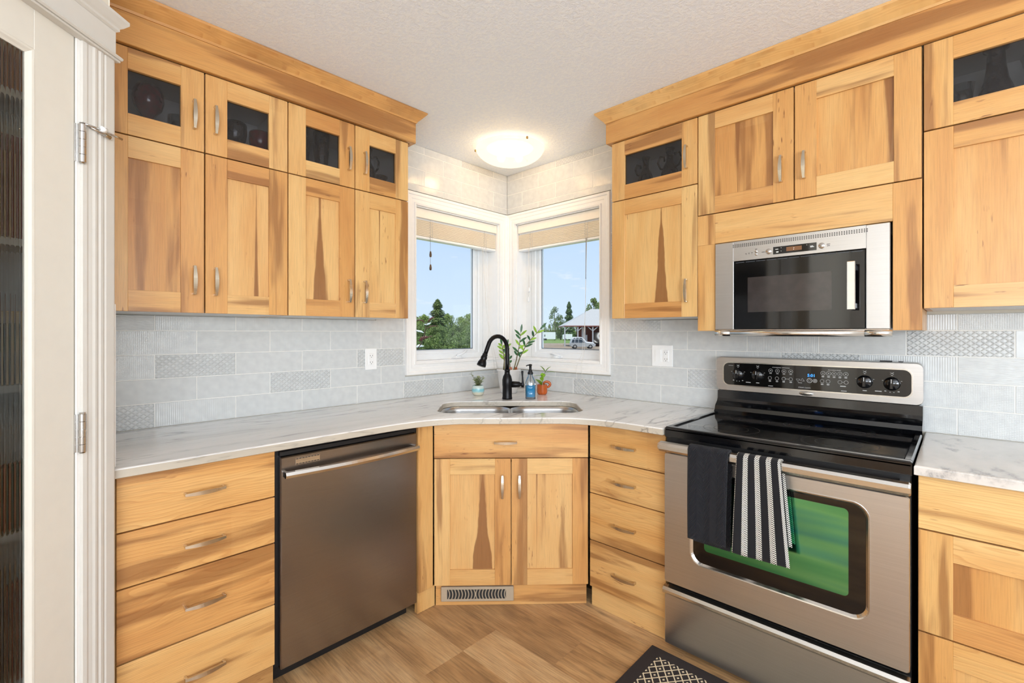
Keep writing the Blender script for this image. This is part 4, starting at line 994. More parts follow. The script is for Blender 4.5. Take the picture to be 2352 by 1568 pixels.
b.loft(lp); part('drawer_lip', b, M['steelbright'], dw)
b = MB(); b.box(X0+.02, X1-.02, -.60, -.05, .002, .020, ch=0); part('base_plinth', b, M['dark'], t)

# towels over the oven handle
def towel(name, x0, x1, zf, zb_, label, mat, flare=0., th=.004, sway=0.):
    b = MB(); path = []
    zt = .8745; yf_ = -.742; yb_ = -.6985
    N = 26
    for i in range(N+1):
        z = zb_+(zt-.012-zb_)*i/N; path.append((yb_, z, 0))
    for i in range(1, 8):
        a = PI-PI*i/8; path.append(((yf_+yb_)/2+(yb_-yf_)/2*-math.cos(a)*-1 if False else (yf_+yb_)/2-(yb_-yf_)/2*math.cos(PI-a)*-1*-1, zt-.012+.012*math.sin(PI*i/8), .5))
    path2 = path[:N+1]
    for i in range(1, 8):
        a = PI*i/8; path2.append(((yf_+yb_)/2+(yb_-yf_)/2*math.cos(a), zt-.012+.013*math.sin(a), .5))
    for i in range(N+1):
        z = zt-.012-(zt-.012-zf)*i/N; path2.append((yf_, z, 1))
    cols = 22; vs = []; g = []
    L = 0
    prev = None; lens = []
    for p in path2:
        if prev: L += math.hypot(p[0]-prev[0], p[1]-prev[1])
        lens.append(L); prev = p
    for k, p in enumerate(path2):
        t_ = max(0, (zt-p[1])/(zt-zf))
        for j in range(cols+1):
            u = j/cols; xx = x0+(x1-x0)*u+flare*t_*(u-.42)+sway*t_
            yy = p[0]-(.010*t_ if p[2] == 1 else -.0)*(.5+.5*math.sin(u*PI*2.2+1.1))*(1 if p[2] == 1 else .2)-(.004*math.sin(u*7+t_*3)*t_ if p[2] == 1 else 0)
            dz = .004*math.sin(u*5) if p[2] == 1 else 0
            vs.append((xx, yy, p[1]-dz*t_)); g.append((lens[k], (u-.5)*(x1-x0), 0))
    fs = [(k*(cols+1)+j, k*(cols+1)+j+1, (k+1)*(cols+1)+j+1, (k+1)*(cols+1)+j) for k in range(len(path2)-1) for j in range(cols)]
    b.add(vs, fs, 0, True, g)
    o = solo(name, b, mat, label, 'towel', F0, ((x0+x1)/2, -.72, zf))
    md = o.modifiers.new('thick', 'SOLIDIFY'); md.thickness = th; md.offset = 0
    return o
def chevmat(name, stripes):
    m, n, b, o = newmat(name); at = nd(n, 'Attribute', attribute_name='gco'); s_ = nd(n, 'SeparateXYZ', i0=at.outputs['Vector']); a, c, _ = s_.outputs
    if stripes:
        P = .0365; cc = mth(n, 'SUBTRACT', mth(n, 'FRACT', mth(n, 'ADD', mth(n, 'DIVIDE', c, P), .58)), .5); ab = mth(n, 'MULTIPLY', mth(n, 'ABSOLUTE', cc), P)
        band = mth(n, 'LESS_THAN', ab, .0078)
        ch = mth(n, 'FRACT', mth(n, 'MULTIPLY', mth(n, 'ADD', a, mth(n, 'MULTIPLY', ab, 1.1)), 155.))
        msk = mth(n, 'MULTIPLY', band, mth(n, 'LESS_THAN', ch, .54))
        n.links.new(mix(n, msk, lin((20, 19, 23)), lin((236, 232, 222))), b.inputs['Base Color']); h = msk
    else:
        P = .052; cc = mth(n, 'ABSOLUTE', mth(n, 'SUBTRACT', mth(n, 'FRACT', mth(n, 'ADD', mth(n, 'DIVIDE', c, P), .25)), .5))
        h = mth(n, 'SINE', mth(n, 'MULTIPLY', mth(n, 'SUBTRACT', a, mth(n, 'MULTIPLY', cc, P*1.3)), 1000.))
        n.links.new(ramp(n, mth(n, 'MULTIPLY_ADD', h, .5, .5), [(0., (10, 11, 17)), (1., (27, 28, 38))]), b.inputs['Base Color'])
    b.inputs['Roughness'].default_value = .95; b.inputs['Sheen Weight'].default_value = .05
    bp = nd(n, 'Bump'); bp.inputs['Strength'].default_value = .7; bp.inputs['Distance'].default_value = .002; n.links.new(h, bp.inputs['Height']); n.links.new(bp.outputs[0], b.inputs['Normal'])
    return m
towel('dish_towel', 1.703, 1.850, .525, .497, 'plain black herringbone weave towel hanging on the oven handle', chevmat('black_terry', False), flare=-.008, th=.010, sway=.0)
towel('dish_towel', 1.881, 2.021, .520, .575, 'black towel with white chevron stripes hanging on the oven handle', chevmat('striped_towel', True), flare=.045, th=.004, sway=.006)

# ------------------------------------------------------------------ microwave
t = thing('microwave_oven', 'built-in stainless steel microwave with black glass door, above the range', 'microwave', F0, (1.975, -.2, 1.30))
b = MB(); b.box(1.675, 2.272, -.330, -.02, 1.33, 1.70, ch=.002); part('housing', b, M['dark'], t)
b = MB(); fo = [(1.664, 1.327), (2.283, 1.327), (2.283, 1.7135), (1.664, 1.7135)]; fi = [(1.744, 1.327), (2.212, 1.327), (2.212, 1.6265), (1.744, 1.6265)]
YM = -.358
b.box(1.664, 1.7435, YM, -.331, 1.3275, 1.7135, ch=.002); b.box(2.2125, 2.283, YM, -.331, 1.3275, 1.7135, ch=.002); b.box(1.7430, 2.2130, YM, -.331, 1.6275, 1.7135, ch=.0005); fp = part('front_panel', b, M['steel'], t)
b = MB()
for i in range(62):
    x = 1.7405+i*.00776
    for k in range(3): b.box(x, x+.0042, YM-.0004, YM+.0002, 1.6875+k*.0052, 1.6905+k*.0052, ch=0)
part('vent_perforations', b, M['hole'], fp, kind='stuff')
b = MB(); b.box(1.7455, 2.2105, YM+.003, -.332, 1.3285, 1.6255, ch=.002); md_ = part('door_glass', b, M['blackglass'], t)
b = MB()
for i in range(11): b.box(1.752+i*.0415, 1.787+i*.0415, YM+.0015, YM+.0035, 1.6185, 1.6215, ch=0)
part('door_vent', b, pm('grey_plastic', (62, 66, 74), .3), md_)
b = MB(); b.box(1.801, 2.105, YM+.0022, YM+.0032, 1.402, 1.552, ch=0); part('inner_screen', b, pm('mesh_screen_behind_glass', (58, 52, 50), .12, var=.1, coat=.5), md_)
b = MB(); b.box(2.161, 2.187, -.412, -.404, 1.398, 1.578, ch=.002); b.box(2.166, 2.182, -.406, YM+.004, 1.405, 1.425, ch=.001); b.box(2.166, 2.182, -.406, YM+.004, 1.55, 1.57, ch=.001); part('bar_handle', b, M['steelbright'], md_)
b = MB(); b.box(1.901, 2.056, YM-.0012, YM, 1.640, 1.6705, ch=.0005); dsp = part('display_panel', b, M['blackglass'], fp)
b = MB(); b.box(1.950, 2.005, YM-.0016, YM-.0011, 1.6475, 1.6645, ch=0); part('display_window', b, pm('amber_display', (116, 78, 48), .3, emit=(110, 74, 44), es=.25), dsp)
b = MB(); b.box(1.9755, 1.9775, YM-.0020, YM-.0015, 1.6515, 1.654, ch=0); b.box(1.9765, 1.9785, YM-.0020, YM-.0015, 1.6575, 1.660, ch=0)
for x, z, w in ((1.915, 1.660, .011), (1.917, 1.650, .009), (1.917, 1.647, .008), (2.039, 1.658, .010), (2.041, 1.654, .013), (2.023, 1.664, .002), (1.931, 1.664, .002), (1.931, 1.651, .002)): b.box(x-w/2, x+w/2, YM-.0017, YM-.0011, z-.0008, z+.0008, ch=0)
part('display_marks', b, pm('white_marks', (225, 225, 220), .5, emit=(225, 225, 220), es=.5), dsp)
for x, z, r in ((1.884, 1.6545, .0115), (2.073, 1.6545, .0115), (1.8355, 1.6615, .006), (1.8355, 1.649, .006)):
    b = MB(); b.lathe([(r, 0), (r, .003), (r*.9, .0045), (0, .005)], (0, 0, 0), 24, M4=Matrix.Translation((x, YM, z)) @ Matrix.Rotation(PI/2, 4, 'X')); part('button', b, M['chrome'], fp)
b = MB()
for x, z, w in ((1.795, 1.6555, .006), (1.807, 1.6565, .006), (1.819, 1.657, .006), (1.797, 1.651, .0015), (1.807, 1.651, .0015), (1.819, 1.651, .0015), (1.8355, 1.6705, .008), (1.863, 1.6545, .012), (2.095, 1.658, .012), (2.095, 1.652, .010)): b.box(x-w/2, x+w/2, YM-.0004, YM, z-.001, z+.001, ch=0)
part('panel_markings', b, M['hole'], fp)
b = MB(); b.tube([(1.679, -.392, 1.311), (1.742, -.392, 1.311)], .0125, 16); b.tube([(1.7428, -.392, 1.311), (2.2125, -.392, 1.311)], .0125, 16); b.tube([(2.2133, -.392, 1.311), (2.292, -.392, 1.311)], .0125, 16)
b.box(1.69, 2.285, -.392, -.335, 1.3045, 1.3265, ch=.002); part('lower_bar', b, M['steelbright'], t)

# ------------------------------------------------------------------ glassware in the glazed cabinets
def item(name, fr, x, y, prof, mat, label, cat, group=None, handle_=None, n=28):
    b = MB(); b.lathe([(r, SHELF+.0005+z) for r, z in prof], (x, y, 0), n)
    if handle_:
        t_ = thing(name, label, cat, fr, (x, y, SHELF), group); part('vessel', b, mat, t_)
        for hp in handle_:
            h = MB(); h.tube([(x+p, y, SHELF+q) for p, q in hp], .0055, 8); part('handle', h, mat, t_)
        return t_
    return solo(name, b, mat, label, cat, fr, (x, y, SHELF), group)
ball = [(0, 0), (.028, 0), (.028, .005), (.010, .02), (.010, .09), (.024, .106), (.043, .130), (.051, .160), (.049, .190), (.039, .213), (.030, .220), (.027, .214), (0, .19)]
item('glass_vase', FL, -2.188, -.20, ball, M['red'], 'round dark red crackled glass vase behind the glass door nearest the pantry', 'vase')
item('glass_vase', FL, -2.289, -.09, ball, M['darkglass'], 'dark round glass vase half hidden by the door frame nearest the pantry', 'vase')
item('glass_tumbler', FL, -2.085, -.17, [(0, 0), (.025, 0), (.03, .02), (.038, .14), (.036, .14), (.026, .02), (0, .012)], M['clearitem'], 'clear glass tumbler right of the round red vase in the cabinet', 'glass')
cup = [(0, 0), (.03, 0), (.03, .004), (.008, .012), (.007, .05), (.02, .066), (.040, .088), (.046, .12), (.046, .155), (.043, .162), (.041, .155), (.040, .12), (.03, .085), (0, .08)]
item('footed_bowl', FL, -1.893, -.215, [(r, z*1.02) for r, z in cup], M['darkglass'], 'dark ruby footed glass bowl, left one behind the second glass door', 'bowl')
item('footed_bowl', FL, -1.795, -.225, [(r, z*.92) for r, z in cup], M['red'], 'red footed glass bowl, right one behind the second glass door', 'bowl')
tv = [(0, 0), (.035, 0), (.036, .01), (.024, .03), (.030, .09), (.037, .17), (.038, .24), (.035, .25), (.03, .245), (.028, .1), (0, .09)]
item('tall_vase', FL, -1.600, -.19, tv, M['darkglass'], 'tall dark patterned glass vase, left one behind the third glass door', 'vase')
item('tall_vase', FL, -1.510, -.20, tv, M['darkglass'], 'tall dark patterned glass vase, right one behind the third glass door', 'vase')
jug = [(0, 0), (.03, 0), (.032, .008), (.022, .02), (.040, .06), (.042, .09), (.030, .125), (.016, .15), (.015, .185), (.024, .21), (.022, .214), (.012, .19), (0, .18)]
item('glass_pitcher', FL, -1.262, -.20, [(r*1.1, z*1.12) for r, z in jug], M['darkglass'], 'dark glass pitcher behind the fourth glass door, next to the window', 'pitcher', handle_=[[(.02, .20), (.05, .21), (.066, .185), (.060, .15), (.042, .125), (.035, .11)]])
item('candle_holder', FL, -1.165, -.16, [(0, 0), (.04, 0), (.04, .006), (.012, .02), (.010, .07), (.016, .085), (.03, .10), (.042, .118), (.042, .124), (.02, .12), (0, .115)], M['darkglass'], 'low dark glass candle holder beside the pitcher, next to the window', 'candle holder')
item('glass_cruet', F0, 1.240, -.20, jug, M['darkglass'], 'dark glass cruet with a curled handle, left one beside the right window', 'cruet', handle_=[[(-.02, .12), (-.05, .13), (-.062, .16), (-.05, .185), (-.03, .175), (-.028, .16)]])
item('glass_cruet', F0, 1.375, -.20, [(r*1.05, z*1.06) for r, z in jug], M['darkglass'], 'dark glass cruet with two handles, right one beside the right window', 'cruet', handle_=[[(-.02, .12), (-.05, .13), (-.066, .165), (-.05, .195), (-.03, .185), (-.028, .165)], [(.02, .12), (.05, .13), (.066, .165), (.05, .195), (.03, .19), (.02, .2)]])
item('glass_bottle', F0, 2.556, -.20, [(0, 0), (.055, 0), (.058, .02), (.052, .06), (.045, .10), (.032, .14), (.025, .19), (.022, .235), (.032, .243), (.034, .25), (.030, .255), (.02, .25), (0, .24)], M['darkglass'], 'dark blue and red bell-shaped glass bottle behind the glass door at the right edge', 'bottle')
item('glass_tumbler', F0, 2.470, -.17, [(0, 0), (.03, 0), (.03, .005), (.012, .02), (.012, .05), (.03, .08), (.040, .16), (.038, .16), (.026, .085), (0, .07)], M['clearitem'], 'clear cut glass goblet left of the dark bell-shaped bottle', 'glass')
item('glass_tumbler', F0, 2.655, -.20, [(0, 0), (.03, 0), (.03, .005), (.012, .02), (.012, .06), (.03, .10), (.044, .19), (.042, .19), (.026, .105), (0, .09)], M['clearitem'], 'clear glass goblet right of the dark bell-shaped bottle', 'glass')

# ------------------------------------------------------------------ ceiling lights
def dome_mat(name, col, st):
    m, n, b, o = newmat(name); n.nodes.remove(b)
    tr = nd(n, 'BsdfTransparent', i0=(1, .93, .8, 1)); em = nd(n, 'Emission', i0=lin(col)); em.inputs['Strength'].default_value = st
    gl = nd(n, 'BsdfGlossy', i0=(1, 1, 1, 1)); gl.inputs['Roughness'].default_value = .15
    m1 = nd(n, 'MixShader', i0=.80, i1=tr.outputs[0], i2=em.outputs[0]); m2 = nd(n, 'MixShader', i0=.05, i1=m1.outputs[0], i2=gl.outputs[0]); n.links.new(m2.outputs[0], o.inputs[0]); return m
M['brass'] = pm('brass', (190, 150, 90), .25, 1.)
M['bulb'] = pm('lit_bulb', (255, 240, 210), .5, emit=(255, 236, 200), es=5.)
DM = dome_mat('lit_alabaster_glass', (255, 242, 212), 1.25)
def ceiling_light(x, y, r, label, watts, group=None):
    t = thing('ceiling_light', label, 'ceiling light', F0, (x, y, ZC), group)
    b = MB(); b.lathe([(0, ZC-.001), (r*.72, ZC-.001), (r*.72, ZC-.022), (r*.68, ZC-.026), (0, ZC-.026)], (x, y, 0), 48); part('ceiling_pan', b, M['plate'], t)
    b = MB(); prof = []
    for i in range(13):
        a = PI/2*i/12; prof.append((r*math.sin(a), ZC-.030-.092*math.cos(a)**1.15))
    prof = prof+[(r+.004, ZC-.028), (r-.002, ZC-.024)]
    b.lathe(prof, (x, y, 0), 56); part('glass_dome', b, DM, t)
    for k in range(3):
        a = YAW-R(90)+R(28)+k*2*PI/3; cx_, cy_ = x+(r+.004)*math.cos(a), y+(r+.004)*math.sin(a)
        b = MB(); b.lathe([(0, -.008), (.006, -.006), (.006, .006), (0, .008)], (cx_, cy_, ZC-.032), 10); b.tube([(cx_, cy_, ZC-.03), (x+r*.7*math.cos(a), y+r*.7*math.sin(a), ZC-.02)], .002, 5); part('clip', b, M['brass'], t)
    for sg in (-1, 1):
        bx_ = x+sg*.055*math.cos(YAW); by_ = y+sg*.055*math.sin(YAW)
        b = MB(); b.lathe([(0, -.045), (.016, -.04), (.026, -.022), (.024, 0), (.013, .022), (.011, .03)], (bx_, by_, ZC-.062), 16); part('bulb', b, M['bulb'], t)
        light('bulb_light', 'POINT', (bx_, by_, ZC-.070), (0, 0, 0), watts/2, (1, .68, .36), shadow_soft_size=.03)
    return t
ceiling_light(.43, -.415, .212, 'round glowing alabaster glass ceiling light near the window corner', 150)

ceiling_light(1.84, -3.9, .212, 'round alabaster glass ceiling light behind the photographer, middle of the kitchen', 36)
ceiling_light(.75, -3.35, .13, 'small glass ceiling light added unseen inside the pantry to brighten it', 60)  # added lamp, out of sight, brightens the shelves behind the reeded glass
# ------------------------------------------------------------------ rug
def rugmat():
    m, n, b, o = newmat('diamond_rug'); tcx = nd(n, 'TexCoord'); s_ = nd(n, 'SeparateXYZ', i0=tcx.outputs['Object']); x, y, _ = s_.outputs
    P = .036
    u = mth(n, 'ABSOLUTE', mth(n, 'SUBTRACT', mth(n, 'FRACT', mth(n, 'DIVIDE', x, P)), .5)); v = mth(n, 'ABSOLUTE', mth(n, 'SUBTRACT', mth(n, 'FRACT', mth(n, 'DIVIDE', y, P*1.25)), .5))
    d = mth(n, 'ADD', u, v)
    line = mth(n, 'GREATER_THAN', mth(n, 'ABSOLUTE', mth(n, 'SUBTRACT', d, .5)), .0)
    l1 = mth(n, 'LESS_THAN', mth(n, 'ABSOLUTE', mth(n, 'SUBTRACT', d, .5)), .085); l2 = mth(n, 'LESS_THAN', d, .14)
    bx = mth(n, 'MINIMUM', mth(n, 'SUBTRACT', x, .055), mth(n, 'SUBTRACT', -.055, y)) if False else None
    inside = mth(n, 'MULTIPLY', mth(n, 'GREATER_THAN', x, .052), mth(n, 'LESS_THAN', y, -.052))
    msk = mth(n, 'MULTIPLY', mth(n, 'MAXIMUM', l1, l2), inside)
    n.links.new(mix(n, msk, lin((40, 32, 30)), lin((214, 196, 164))), b.inputs['Base Color']); b.inputs['Roughness'].default_value = .95
    ns = nd(n, 'TexNoise', i0=tcx.outputs['Object']); ns.inputs['Scale'].default_value = 350; bp = nd(n, 'Bump'); bp.inputs['Strength'].default_value = .6; bp.inputs['Distance'].default_value = .002; n.links.new(ns.outputs[0], bp.inputs['Height']); n.links.new(bp.outputs[0], b.inputs['Normal']); return m
b = MB(); b.box(1.533, 2.42, -1.20, -.702, .0005, .009, ch=.003)
solo('rug', b, rugmat(), 'black and cream diamond pattern rug with a dark border, in front of the range', 'rug', F0, (1.533, -.702, 0))

# ------------------------------------------------------------------ pantry wall and door (45 degrees)
# local x runs along the wall away from the cabinets (t), local +y faces the room
FPR = (-PI/4, (.690, -2.352))
ZD = 2.100
struct('trim_1', b if False else MB().box(-.664, -.012, -2.3500, -2.334, .9155, 1.398, ch=.002) if False else MB().box(.012, .664, -2.3500, -2.334, .9155, 1.398, ch=.002), M['paint'])
b = MB(); b.box(0, .690, -2.452, -2.3505, 0, ZC, ch=0); struct('wall_pantry_return', b, M['wallpaint'])
b = MB(); b.box(0, .1075, -.10, -.0005, 0, ZC, ch=0); b.box(.8415, 1.0, -.10, -.0005, 0, ZC, ch=0); b.box(.1075, .8415, -.10, -.0005, 2.112, ZC, ch=0)
struct('wall_pantry', b, M['wallpaint'], FPR)
b = MB(); b.box(1.390, 1.49, YE, -3.06, 0, ZC, ch=0); struct('wall_pantry_side', b, M['wallpaint'])
# casing: fluted legs, frieze and cap
def casing_leg(b, x0, x1):
    w = x1-x0; P = [(0, 0), (0, .016), (.05, .018), (.32, .018), (.36, .0155), (.42, .018), (.50, .018), (.55, .015), (.62, .0175), (.68, .0175), (.74, .0145), (.84, .0125), (.90, .0135), (1, .0115), (1, 0)]
    b.prism([(x0+w*p, h) for p, h in P], 0.001, 2.094, 'z')
b = MB(); casing_leg(b, .0, .0975); casing_leg(b, .9385, .841)
b.box(-.010, .951, 0, .026, 2.094, 2.100, ch=.002); b.box(-.014, .955, 0, .033, 2.100, 2.110, ch=.004)
b.box(0, .9385, 0, .020, 2.110, 2.178, ch=.001)
lp = []
for (xa, k) in ((-.0, -1), (.9385, 1)):
    pass
prof = [(0, 0), (.020, 2.178), (.024, 2.182), (.024, 2.190), (.034, 2.203), (.040, 2.206), (.040, 2.217)]
P = [(.020, 2.178), (.026, 2.183), (.026, 2.190), (.032, 2.196), (.040, 2.207), (.042, 2.210), (.042, 2.219), (0, 2.219), (0, 2.178)]
b.loft([[(0-(max(p-.020, 0)), p, z) for p, z in P], [(.9385+max(p-.020, 0), p, z) for p, z in P]])
struct('trim_2', b, pm('cream_white_trim_paint', (212, 208, 200), .45, var=.01), FPR)
dt = thing('door_1', None, None, FPR, (.4745, -.02, 0), kind='structure')
b = MB()
b.box(.098, .1075, -.10, .004, .001, 2.112, ch=0); b.box(.8415, .851, -.10, .004, .001, 2.112, ch=0); b.box(.098, .851, -.10, .004, 2.101, 2.112, ch=0); part('door_jamb', b, M['paint'], dt)
b = MB(); y0, y1 = -.034, .001
b.box(.1105, .219, y0, y1, .01, 2.097, ch=.002); b.box(.730, .8385, y0, y1, .01, 2.097, ch=.002); b.box(.219, .730, y0, y1, 1.998, 2.097, ch=.0005); b.box(.219, .730, y0, y1, .01, .25, ch=.0005); dl = part('door_slab', b, M['doorpaint'], dt)
b = MB(); loops = []
for (cx_, cz_, sx_, sz_) in ((.2335, .268, -1, -1), (.7155, .268, 1, -1), (.7155, 1.982, 1, 1), (.2335, 1.982, -1, 1)):
    loops.append([(cx_+sx_*o_, h_, cz_+sz_*o_) for o_, h_ in ((0, -.012), (0, -.006), (.005, -.003), (.010, .001), (.015, .002), (.016, -.001), (.016, -.012))])
b.loft(loops+[loops[0]], cap0=False, cap1=False); part('glass_bead', b, M['doorpaint'], dl)
# reeded glass
b = MB(); nfl = 44; wv = []; sub = 8; x0_, x1_ = .228, .721
for i in range(nfl*sub+1):
    q = i/(nfl*sub); wv.append((x0_+(x1_-x0_)*q, -.0095+.0022*abs(math.sin(PI*q*nfl))))
n_ = len(wv)
vs = [(p[0], p[1], z) for z in (.264, 1.984) for p in wv]+[(p[0], -.0145, z) for z in (.264, 1.984) for p in wv]
fs = [(i, i+1, n_+i+1, n_+i) for i in range(n_-1)]+[(2*n_+i, 3*n_+i, 3*n_+i+1, 2*n_+i+1) for i in range(n_-1)]
b.add(vs, fs, 0, True)
m_, nn_, bb_, oo_ = newmat('reeded_glass'); bb_.inputs['Base Color'].default_value = (.80, .85, .86, 1); bb_.inputs['Transmission Weight'].default_value = 1; bb_.inputs['Roughness'].default_value = .02; bb_.inputs['IOR'].default_value = 1.45
part('reeded_glass', b, m_, dl)
def hinge(z):
    b = MB(); x, y = .1005, .0125
    for k in range(5): b.lathe([(0, .0204*k), (.0084, .0204*k+.0004), (.0084, .0204*k+.0192), (0, .0204*k+.0196)], (x, y, z), 16, smooth=False)
    b.lathe([(.0065, -.003), (.0065, .105), (.0, .1055)], (x, y, z), 14)
    b.box(x+.004, x+.012, .0012, .0036, z, z+.101, ch=.0005); b.box(x-.003, x+.006, .002, .010, z, z+.101, ch=0)
    return part('hinge', b, M['chrome'], dt)
hinge(.995); hg = hinge(1.767)
b = MB(); z = 1.872
b.tube([(.100, .013, z), (.085, .02, z-.001), (.060, .032, z-.002)], [.004, .0035, .003], 8); b.tube([(.060, .032, z-.002), (.030, .036, z-.003), (.004, .040, z-.004)], .0032, 8)
b.tube([(.082, .018, z-.003), (.055, .024, z-.006), (.030, .027, z-.010)], [.004, .005, .006], 8); part('stop_arm', b, M['chrome'], hg)
b = MB(); b.tube([(.066, .0315, z+.001), (.052, .0335, z)], .0075, 12); part('rubber_tip', b, M['plate'], hg)
# pantry shelves with a few stored boxes seen blurred through the reeded glass
M['shelfw'] = pm('white_shelf', (205, 205, 200), .6)
t = thing('pantry_shelving', 'white pantry shelving seen blurred through the reeded glass door', 'shelving', F0, (.3, -3.2, 0))
b = MB(); b.box(.02, .05, -4.2, -2.5, 0, 2.2, ch=0); b.box(.02, .35, -4.22, -4.2, 0, 2.2, ch=0); b.box(.02, .35, -2.50, -2.48, 0, 2.2, ch=0); part('upright', b, M['shelfw'], t)
for z in (.35, .75, 1.15, 1.55, 1.95):
    b = MB(); b.box(.05, .36, -4.2, -2.5, z, z+.02, ch=0); part('shelf', b, M['shelfw'], t)
cols = [(150, 70, 40), (60, 80, 120), (200, 180, 140), (90, 60, 50), (180, 120, 60), (40, 70, 60), (210, 205, 195), (120, 40, 40)]
names = ['rust red', 'blue', 'tan', 'brown', 'amber', 'dark green', 'white', 'maroon']
hts = ['lowest', 'second', 'third', 'fourth', 'top']
k_ = 0; rnd2 = random.Random(5)
for zi, z in enumerate((.37, .77, 1.17, 1.57, 1.97)):
    y = -2.62
    for q in range(5):
        w = rnd2.uniform(.10, .16); h_ = rnd2.uniform(.16, .30)*(1 if zi < 4 else .6); d_ = rnd2.uniform(.12, .22); ci = (zi*5+q*3) % 8
        b = MB(); b.box(.34-d_, .34, y-w, y, z+.0005, z+h_, ch=.003)
        solo('food_box', b, pm('carton_%s' % names[ci].replace(' ', '_'), cols[ci], .6, var=.1), '%s food carton on the %s pantry shelf behind the reeded glass' % (names[ci], hts[zi]), 'box', F0, (.25, y-w/2, z), 'food cartons on the pantry shelves')
        y -= w+rnd2.uniform(.02, .10); k_ += 1

# ------------------------------------------------------------------ outdoors (seen through the two windows)
GZ = -1.35
def opos(u, d): return ((u-1176)/FPX*d, d)
def zpx(v, d): return CAM[2]+(764.8-v)/FPX*d
gm, gn, gb, go = newmat('lawn_grass'); tcx = nd(gn, 'TexCoord'); ns = nd(gn, 'TexNoise', i0=tcx.outputs['Object']); ns.inputs['Scale'].default_value = .6; ns.inputs['Detail'].default_value = 8
gn.links.new(ramp(gn, ns.outputs[0], [(.3, (92, 120, 52)), (.7, (138, 160, 78))]), gb.inputs['Base Color']); gb.inputs['Roughness'].default_value = 1
b = MB(); b.box(-400, 400, 3.6, 520, GZ-.3, GZ-.004, ch=0); struct('ground', b, gm, FO)
b = MB(); b.prism([(-2., 58), (60, 58), (60, 124), (-4, 124)], GZ-.004, GZ, 'z'); solo('gravel_yard', b, pm('brown_gravel', (168, 148, 124), 1., var=.12, scale=1.2), 'brown gravel yard in front of the open shed', 'gravel', FO, (30, 60, GZ))
M['foliA'] = pm('bright_foliage', (164, 186, 100), .8, var=.3, scale=.9); M['foliB'] = pm('olive_foliage', (146, 170, 96), .8, var=.35, scale=.9); M['foliC'] = pm('spruce_needles', (128, 156, 100), .85, var=.35, scale=1.)
M['bark'] = pm('grey_bark', (120, 110, 98), .9, var=.2)
def foliage_round(h, w, n, seed, ls, holes=.0, base=.0):
    rn = random.Random(seed); b = MB(); blobs = []
    for i in range(44):
        q = rn.uniform(base, 1.); r = w*.5*math.sin(PI*min(.97, .12+.86*(q-base)/(1-base)))**.7; a = rn.uniform(0, 6.28)
        blobs.append((r*.75*math.cos(a), r*.75*math.sin(a), q*h*.96, rn.uniform(.22, .42)*w*.55*(1.1-.5*q)))
    for i in range(n):
        B = rn.choice(blobs); d = Vector((rn.gauss(0, 1), rn.gauss(0, 1), rn.gauss(0, 1))).normalized()*B[3]*rn.uniform(.7, 1.05)
        p = Vector(B[:3])+d; p.z = max(.1, p.z)
        t1 = Vector((rn.gauss(0, 1), rn.gauss(0, 1), rn.gauss(0, .6))).normalized()*ls*rn.uniform(.6, 1.3); t2 = t1.cross(Vector((rn.gauss(0, 1), rn.gauss(0, 1), rn.gauss(0, 1)))).normalized()*ls*.5
        b.add([p-t1, p+t2, p+t1, p-t2], [(0, 1, 2, 3)])
    return b
def foliage_spruce(h, w, n, seed, ls, gaps=False):
    rn = random.Random(seed); b = MB()
    for i in range(n):
        q = rn.random()**.8; q = 1-q if False else q; z = h*(.04+.95*q); rmax = w*.5*(1-q)**.85+.05*w
        lay = .5+.5*abs(math.sin(z*4.5/h*5)); a = rn.uniform(0, 6.28); rr = rmax*math.sqrt(rn.random())*lay
        p = Vector((rr*math.cos(a), rr*math.sin(a), z-rr*.35)); p.z = max(.1, p.z)
        t1 = Vector((math.cos(a), math.sin(a), -.45+rn.gauss(0, .25))).normalized()*ls*rn.uniform(.6, 1.3); t2 = Vector((-math.sin(a), math.cos(a), rn.gauss(0, .3))).normalized()*ls*.35
        b.add([p-t1, p+t2, p+t1, p-t2], [(0, 1, 2, 3)])
    return b
PROT = {}
def proto(kind, mk, mat):
    me = mk.mesh('foliage', mat, fixn=False); tr = MB(); tr.tube([(0, 0, 0), (.02, 0, .35), (0, .02, .7), (0, 0, .97)], [.022, .018, .010, .003], 7); PROT[kind] = (me, tr.mesh('trunk', M['bark']))
proto('bush', foliage_round(1, 1.0, 6500, 1, .030), M['foliB'])
proto('broad', foliage_round(1, .85, 6000, 2, .024, base=.05), M['foliA'])
proto('aspen', foliage_round(1, .40, 1500, 3, .018, base=.22), M['foliB'])
proto('spruce', foliage_spruce(1, .50, 6000, 4, .032), M['foliC'])
proto('cone', foliage_spruce(1, .62, 6500, 14, .026), M['foliB'])
proto('tall', foliage_round(1, .66, 3800, 9, .020, base=.1), M['foliB'])
def tree(kind, u, d, vtop, label, group=None, wscale=1.):
    x, y = opos(u, d); h = zpx(vtop, d)-GZ
    r = bpy.data.objects.new({'spruce': 'spruce_tree', 'bush': 'leafy_bush'}.get(kind, 'leafy_tree'), None); C.objects.link(r); r.location = w2(FO, (x, y, GZ)); r.rotation_euler = (0, 0, random.uniform(0, 6.28)); r.scale = (h*wscale, h*wscale, h)
    tag(r, label, 'bush' if kind == 'bush' else 'tree', group)
    for nm, me in zip(('foliage', 'trunk'), PROT[kind]):
        o = bpy.data.objects.new(nm, me); C.objects.link(o); o.parent = r
    return r
GL = 'trees beyond the left window'
rt = random.Random(21)
for ri, (d, v0, kind, step) in enumerate(((104, 722, 'broad', 50), (97, 726, 'broad', 54), (90, 724, 'broad', 58), (84, 732, 'broad', 60))):
    for k in range(4): tree(kind, 926+(ri*23) % 50+k*step, d, v0+rt.uniform(-3, 5), 'pale green leafy tree in the far rows beyond the left window', 'pale trees in the far rows, left window', .74)
